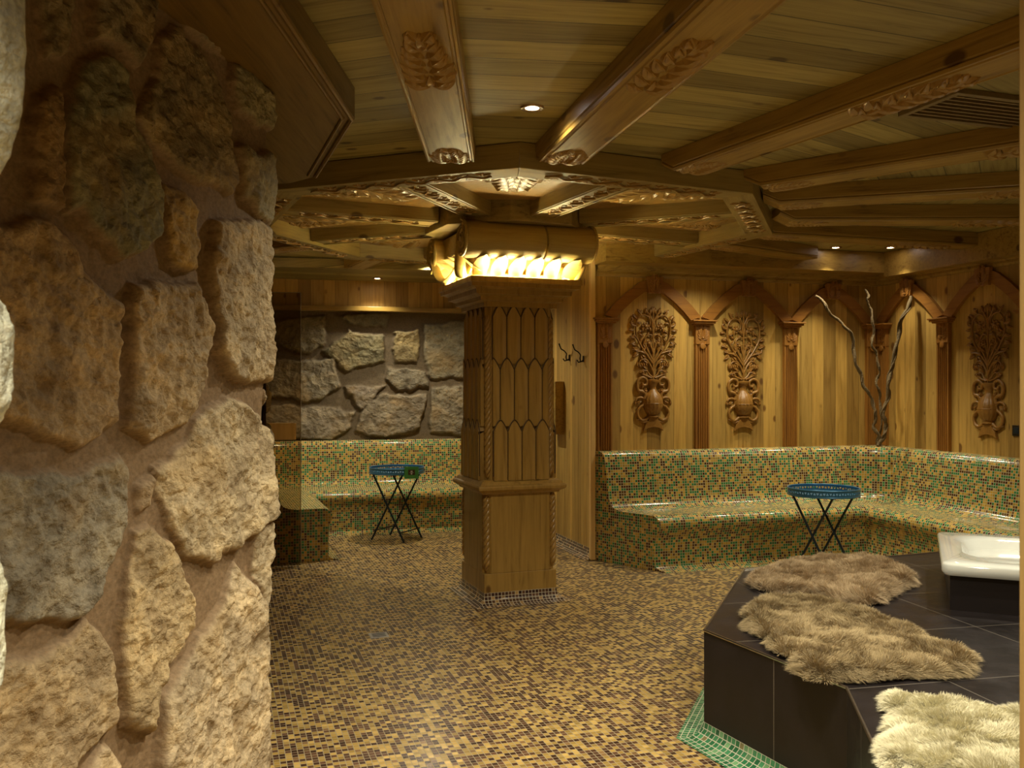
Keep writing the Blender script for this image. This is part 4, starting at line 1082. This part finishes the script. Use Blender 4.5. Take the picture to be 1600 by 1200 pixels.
for face in (1, 3):      # acanthus sweeps under the volutes on the scroll ends
    Rf = Matrix.Rotation(face*PI/2, 4, 'Z')
    for k in range(4):
        lf = MB(); petal(lf, Rf @ Matrix.Translation((-.18+.12*k, -.27, 2.25)) @ Matrix.Rotation((k-1.5)*.12, 4, 'Y'), .14, .17, .20); lf.build('capital_leaf', m_cap, pl, smooth=60)
    for sd in (-1, 1):
        lf = MB(); petal(lf, Rf @ Matrix.Translation((sd*.20, -.24, 2.235)) @ Matrix.Rotation(sd*.9, 4, 'Y'), .13, .24, .22); lf.build('acanthus_leaf', m_cap, pl, smooth=60)
        lf = MB(); pts = []; n_ = 22
        for q_ in range(n_):
            t = q_/(n_-1); pts.append(Rf @ Vector((sd*(.06+.30*t), -.30-.16*math.sin(PI*t*.5), 2.46-.20*math.sin(PI*t)+.02*t)))
        lf.tube(pts, [.030+.012*math.sin(PI*q_/(n_-1)) for q_ in range(n_)], 10, flat=.5); lf.build('scroll_band', m_cap, pl, smooth=60)
    lf = MB(); lf.box((0, -.27, 2.30), (.60, .08, .10), Rf); lf.box((0, -.36, 2.50), (.58, .08, .13), Rf); lf.build('capital_side', m_cap, pl, bevel=.01, smooth=0)
for face in range(4):
    lt = MB(); Rf = Matrix.Rotation(face*PI/2, 4, 'Z'); lt.tube([Rf @ Vector((-.33, -.350, 2.226)), Rf @ Vector((.33, -.350, 2.226))], .011, 10); lt.build('light_tube', m_tube, pl)
# mosaic cove round the foot
mb = sweep([(-hb, -hb), (hb, -hb), (hb, hb), (-hb, hb)], [(.0, .085), (.003, .05), (.014, .026), (.04, .010), (.085, .0025)], closed=True); mb.build('mosaic_cove', m_cove, pl, smooth=50)

# ------------------------------------------------------------------ smoked glass screen
gx, gy = PX(470, 885, 0)
G0 = Vector((gx, gy)); GD = Vector((-.96, -.10)).normalized()
gs = thing('glass_screen', 'tall smoked glass screen with a wooden rail behind the stone wall edge', 'glass screen', (G0.x, G0.y, 0), math.atan2(GD.y, GD.x))
mb = MB(); mb.box((.45, 0, 1.15), (.90, .010, 2.28)); mb.build('glass_pane', m_glassm, gs, smooth=0)
mb = MB(); zr = 1.5-(674-HOR)*gy/F; mb.box((.49, .02, zr), (.90, .035, .14)); mb.box((.49, -.02, zr), (.90, .022, .14)); mb.build('rail', m_jamb, gs, bevel=.006, smooth=0)
mb = MB(); mb.box((0, 0, 1.15), (.004, .012, 2.28)); mb.box((.45, 0, 2.292), (.90, .012, .004)); mb.build('edge_strip', m_steel, gs, smooth=0)

# ------------------------------------------------------------------ folding tray tables
def tray_table(cx, cy, rz, label):
    t = thing('tray_table', label, 'side table', (cx, cy, 0), rz, 'blue metal folding tray tables')
    R = .268; H = .66
    mb = MB(); mb.lathe([(R-.004, H), (R-.004, H+.004), (R*.5, H+.004), (.002, H+.004)], 48, close=True); mb.build('tray_plate', m_blue, t)
    n = 72; mb = MB()
    mb.tube([(R*math.cos(2*PI*k/n), R*math.sin(2*PI*k/n), H+.052) for k in range(n+1)], .006, 8, cap=False)
    mb.tube([(R*math.cos(2*PI*k/n), R*math.sin(2*PI*k/n), H+.002) for k in range(n+1)], .007, 8, cap=False)
    mb.lathe([(R, H+.004), (R+.001, H+.020), (R-.001, H+.020), (R-.001, H+.004)], n, close=False)
    mb.lathe([(R, H+.036), (R+.001, H+.052), (R-.001, H+.052), (R-.001, H+.036)], n, close=False)
    for k in range(n):       # pierced gallery between the two bands
        a = 2*PI*(k+.5)/n; c, s_ = math.cos(a), math.sin(a)
        mb.box((0, 0, 0), (.003, .010, .020), Matrix.Translation((R*c, R*s_, H+.028)) @ Matrix.Rotation(a, 4, 'Z') @ Matrix.Rotation(.5 if k % 2 else -.5, 4, 'X'))
    mb.build('gallery_rim', m_blue, t)
    for sy in (-1, 1):
        for sx in (-1, 1):
            yy = sy*.165+sx*.008
            mb = MB(); mb.tube([(sx*.165, yy, H-.002), (0, yy, H*.54), (-sx*.190, yy, .008)], .0095, 8); mb.build('leg', m_navy, t)
    for (x_, z_) in ((-.155, .10), (.155, .10)):
        mb = MB(); mb.tube([(x_, -.165, z_), (x_, .165, z_)], .006, 8); mb.build('crossbar', m_navy, t)
    mb = MB(); mb.tube([(-.04, -.165, H*.645), (-.04, .165, H*.645)], .004, 8); mb.build('crossbar', m_steel, t)
    return t
tray_table(-1.135, 8.83, math.radians(-25), 'blue round folding tray table in the left alcove with a green card on its rim')
tray_table(2.44, 7.02, math.radians(-48), 'blue round folding tray table in front of the long right bench, behind the black platform')
# card on the left table
cxp, cyp = (643-800)/F*8.54, 8.545
t = thing('table_sign', 'small green card with dark printed badge hanging on the left tray table rim', 'sign', (cxp, cyp, .625), math.radians(5))
mb = MB(); mb.box((0, 0, .06), (.135, .004, .115)); mb.build('card', m_green_card, t, smooth=0)
mb = MB(); mb.box((0, -.0026, .063), (.065, .001, .05)); mb.build('printed_badge', m_brown_card, t, smooth=0)
mb = MB(); Mq = Matrix.Translation((0, -.0034, 0)) @ Matrix.Rotation(PI/2, 4, 'X')
mb.prism([(.011*math.cos(a), .072+.006*math.sin(a)) for a in np.linspace(0, 2*PI, 14)[:-1]], 0, .0006, Mq); mb.prism([(.008*math.cos(a), .049+.006*math.sin(a)) for a in np.linspace(0, 2*PI, 14)[:-1]], 0, .0006, Mq)
mb.box((0, -.0034, .060), (.036, .0006, .003)); mb.build('printed_emblem', m_white_ink, t, smooth=0)
# floor drain
dx, dy = PX(592, 993, 0)
t = thing('floor_drain', 'small square steel drain in the mosaic floor left of the pillar', 'drain', (dx, dy, 0), math.radians(18))
mb = MB(); mb.box((0, 0, .002), (.11, .11, .004)); mb.build('drain_plate', m_drain, t, bevel=.001, smooth=0)
mb = MB()
for k in range(5): mb.box((0, -.036+.018*k, .0045), (.08, .006, .001))
mb.build('slots', m_black, t, smooth=0)

# ------------------------------------------------------------------ black tiled platform
PH = .46
PV = [PX(1163, 890, PH), PX(1100, 985, PH), PX(1323, 1075, PH), PX(1381, 1200, PH)]
d_ = Vector(PV[3])-Vector(PV[2]); pE = Vector(PV[3])+d_*1.35
PV = PV+[(pE.x, pE.y), (3.1, 1.35), (3.55, 3.2), (3.30, 5.78), PX(1465, 863, PH)]
pf = thing('tiled_platform', 'large low platform of black slate tiles with thin metal edges in the right foreground', 'platform', (2.1, 3.7, 0))
mb = MB(); n = len(PV)
mb.add([(x, y, PH) for x, y in PV], [tuple(range(n))], [[(x, y) for x, y in PV]])
dd = 0
for i in range(n):
    a, b = PV[i], PV[(i+1) % n]; L_ = math.dist(a, b)
    mb.add([(a[0], a[1], 0), (b[0], b[1], 0), (b[0], b[1], PH), (a[0], a[1], PH)], [(0, 1, 2, 3)], [[rotv(q_, math.radians(12)) for q_ in ((-L_+.10, .40), (.10, .40), (.10, .72), (-L_+.10, .72))]])
mb.build('tile_cladding', m_slabm, pf, world=True, smooth=0)
for i in list(range(0, 4))+[7, 8]:
    a, b = Vector(PV[i]), Vector(PV[(i+1) % n]); mb = MB(); mb.tube([(a.x, a.y, PH+.001), (b.x, b.y, PH+.001)], .0055, 6); mb.build('edge_trim', m_steel, pf, world=True)
area = sum(PV[i][0]*PV[(i+1)%n][1]-PV[(i+1)%n][0]*PV[i][1] for i in range(n))
mb = sweep(PV, [(.0, .07), (.006, .04), (.03, .018), (.06, .006), (.11, .003)], closed=True, inside=1 if area > 0 else -1)
mb.build('mosaic_skirt', m_green, pf, world=True, smooth=50)

# foot basin on a black plinth
BA = math.atan2(-.41, .91)
fb = Vector((2.00, 4.17)); zt = .68
bs = thing('foot_basin', 'white enamel rectangular foot basin on a black plinth at the right edge', 'basin', (fb.x, fb.y, PH), BA)
Lx, Ly = .95, 1.02
def rrect(x0, y0, x1, y1, r, n=6):
    p = []
    for cx, cy, a0 in ((x1-r, y1-r, 0), (x0+r, y1-r, PI/2), (x0+r, y0+r, PI), (x1-r, y0+r, 3*PI/2)):
        for k in range(n+1): a = a0+PI/2*k/n; p.append((cx+r*math.cos(a), cy+r*math.sin(a)))
    return p
hz = zt-PH
rings = [(rrect(.01, .01, Lx-.01, Ly-.01, .04), hz-.055), (rrect(0, 0, Lx, Ly, .05), hz-.04), (rrect(0, 0, Lx, Ly, .05), hz-.010), (rrect(.008, .008, Lx-.008, Ly-.008, .05), hz), (rrect(.10, .21, Lx-.10, Ly-.12, .20), hz-.003),
         (rrect(.112, .222, Lx-.112, Ly-.132, .20), hz-.015), (rrect(.15, .26, Lx-.15, Ly-.17, .17), hz-.075), (rrect(.22, .33, Lx-.21, Ly-.24, .12), hz-.105), (rrect(.35, .45, Lx-.35, Ly-.4, .05), hz-.112)]
mb = MB(); k = len(rings[0][0]); vs = [(x, y, z) for r, z in rings for x, y in r]
fs = [(i*k+j, i*k+(j+1) % k, (i+1)*k+(j+1) % k, (i+1)*k+j) for i in range(len(rings)-1) for j in range(k)]+[tuple((len(rings)-1)*k+j for j in range(k)), tuple(range(k))[::-1]]
mb.add(vs, fs); mb.build('enamel_bowl', m_white, bs, smooth=50)
mb = MB(); mb.box((Lx/2, Ly/2, (hz-.056)/2), (Lx-.07, Ly-.07, hz-.056)); mb.build('plinth', m_slabm, bs, smooth=0)

# ------------------------------------------------------------------ sheepskins
def sheepskin(outline, label, colA, colB, seed, zoff=.045, N_=110000, flen=.062):
    rs = np.random.RandomState(seed)
    P = np.array([PX(x, y, PH+zoff) for x, y in outline])
    # smooth the outline
    for _ in range(2):
        Q = []
        for i in range(len(P)):
            a, b = P[i], P[(i+1) % len(P)]; Q += [a*.75+b*.25, a*.25+b*.75]
        P = np.array(Q)
    for i in range(len(P)): P[i] += (rs.rand(2)-.5)*.014
    c = P.mean(0)
    lo, hi = P.min(0), P.max(0); step = .014
    xs = np.arange(lo[0]-.02, hi[0]+.02, step); ys = np.arange(lo[1]-.02, hi[1]+.02, step)
    gx_, gy_ = np.meshgrid(xs, ys, indexing='ij'); sd = sdist(gx_, gy_, [tuple(p) for p in P])
    def hgt(x, y, d): return np.clip(d/.05, 0, 1)**.6*(.016+.034*fbm(x*9, y*9, 3, seed))
    H = hgt(gx_, gy_, sd)
    ins = sd > 0; idx = -np.ones(gx_.shape, int); idx[ins] = np.arange(ins.sum())
    V = np.stack([gx_[ins]-c[0], gy_[ins]-c[1], H[ins]+.001], -1); Fq = []
    cell = ins[:-1, :-1] & ins[1:, :-1] & ins[1:, 1:] & ins[:-1, 1:]
    ii, jj = np.nonzero(cell)
    Fq = np.stack([idx[ii, jj], idx[ii+1, jj], idx[ii+1, jj+1], idx[ii, jj+1]], -1)
    t = thing('sheepskin', label, 'sheepskin', (c[0], c[1], PH), 0, 'sheepskins lying on the black platform')
    me = bpy.data.meshes.new('hide'); me.from_pydata(V.tolist(), [], Fq.tolist()); me.shade_smooth(); me.materials.append(m_fur)
    ca = me.color_attributes.new('col', 'FLOAT_COLOR', 'POINT'); ca.data.foreach_set('color', np.tile(np.array([*colB, 1.]), (len(V), 1)).ravel().astype(np.float32))
    o = bpy.data.objects.new('hide', me); COL.objects.link(o); o.parent = t
    # wool: tapered locks
    n = int(N_*1.0); pts = []; 
    X = rs.uniform(lo[0], hi[0], n*3); Y = rs.uniform(lo[1], hi[1], n*3); D = sdist(X, Y, [tuple(p) for p in P]); k = D > .002
    X, Y, D = X[k][:n], Y[k][:n], D[k][:n]; n = len(X)
    g = .004
    Dx = (sdist(X+g, Y, [tuple(p) for p in P])-D)/g; Dy = (sdist(X, Y+g, [tuple(p) for p in P])-D)/g
    fa = fbm(X*5, Y*5, 3, seed+4)*9; fbx, fby = np.cos(fa), np.sin(fa)
    clx = np.round(X/.022)*.022+rs.uniform(-.004, .004, n)*0; cly = np.round(Y/.022)*.022
    jx_ = (fbm(X*26, Y*26, 2, seed+7)-.5)*2.6; jy_ = (fbm(X*26+9, Y*26+5, 2, seed+8)-.5)*2.6
    edge_ = np.clip(1-D/.06, 0, 1)
    dx_ = fbx*.45+jx_*.7-Dx*edge_*.9+rs.normal(0, .16, n); dy_ = fby*.45+jy_*.7-Dy*edge_*.9+rs.normal(0, .16, n)
    ln = flen*(.65+.6*fbm(X*14, Y*14, 2, seed+9))*rs.uniform(.7, 1.15, n)*(1-.25*edge_)
    up = .95*(1-.5*edge_)
    L0 = np.sqrt(dx_**2+dy_**2+up**2); dx_, dy_, uz = dx_/L0, dy_/L0, up/L0
    z0_ = hgt(X, Y, D)
    wv = rs.uniform(.0008, .0017, n); ang = rs.uniform(0, PI, n); sx_, sy_ = np.cos(ang)*wv, np.sin(ang)*wv
    cv = np.stack([X-c[0], Y-c[1], z0_], -1); ks = [0, .35, .7, 1.0]; rows = []
    for q_ in ks:
        p = cv+np.stack([dx_*ln*q_, dy_*ln*q_, np.maximum(uz*ln*q_-ln*.35*q_*q_, 0)], -1)
        p[:, 0] += np.sin(q_*6+X*300)*.0022*q_; p[:, 1] += np.cos(q_*6+Y*300)*.0022*q_
        p[:, 2] = np.maximum(p[:, 2], .003)
        wq = (1-q_)**.6 if q_ < 1 else 0
        if q_ < 1: rows += [p-np.stack([sx_*wq, sy_*wq, 0*sx_], -1), p+np.stack([sx_*wq, sy_*wq, 0*sx_], -1)]
        else: rows += [p]
    VV = np.stack(rows, 1).reshape(-1, 3); b = np.arange(n)[:, None]*7
    f4 = np.concatenate([b+np.array([0, 1, 3, 2]), b+np.array([2, 3, 5, 4])], 0); f3 = b+np.array([4, 5, 6])
    me = bpy.data.meshes.new('wool'); me.vertices.add(len(VV)); me.vertices.foreach_set('co', VV.ravel().astype(np.float32))
    li = np.concatenate([f4.ravel(), f3.ravel()]).astype(np.int32); ls = np.concatenate([np.arange(len(f4))*4, len(f4)*4+np.arange(len(f3))*3]).astype(np.int32)
    me.loops.add(len(li)); me.loops.foreach_set('vertex_index', li); me.polygons.add(len(ls)); me.polygons.foreach_set('loop_start', ls); me.update(calc_edges=True); me.validate()
    me.shade_smooth(); me.materials.append(m_fur)
    mixv = np.clip(fbm(X*7, Y*7, 3, seed+12)*1.1+rs.normal(0, .12, n), 0, 1)[:, None]
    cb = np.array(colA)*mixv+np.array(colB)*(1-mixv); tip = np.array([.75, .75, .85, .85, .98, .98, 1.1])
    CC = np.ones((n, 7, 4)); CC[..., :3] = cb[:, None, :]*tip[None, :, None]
    ca = me.color_attributes.new('col', 'FLOAT_COLOR', 'POINT'); ca.data.foreach_set('color', np.clip(CC, 0, 1).reshape(-1).astype(np.float32))
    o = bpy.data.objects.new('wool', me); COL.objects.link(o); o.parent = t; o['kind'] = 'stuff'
sheepskin([(1165,900),(1180,887),(1230,872),(1290,867),(1350,866),(1395,875),(1428,890),(1432,902),(1408,908),(1393,920),(1368,933),(1335,935),(1300,929),(1240,920),(1190,913)],
 'light brown sheepskin farthest back on the black platform, near the tray table', (.62, .47, .29), (.46, .33, .18), 1)
sheepskin([(1163,948),(1172,934),(1200,927),(1260,929),(1320,940),(1380,959),(1430,976),(1460,998),(1500,1003),(1526,1014),(1520,1030),(1500,1041),(1450,1042),(1400,1045),(1340,1047),(1280,1050),(1245,1038),(1238,1020),(1203,1000),(1188,980),(1165,963)],
 'long darker brown sheepskin across the middle of the black platform', (.52, .40, .22), (.34, .25, .12), 2, N_=140000)
sheepskin([(1378,1080),(1392,1070),(1430,1079),(1500,1090),(1592,1102),(1700,1118),(1760,1200),(1660,1290),(1500,1290),(1425,1238),(1394,1200),(1374,1160),(1388,1122),(1398,1105)],
 'pale cream sheepskin nearest the camera at the lower right corner', (.85, .80, .58), (.66, .60, .40), 3, N_=150000, flen=.058)
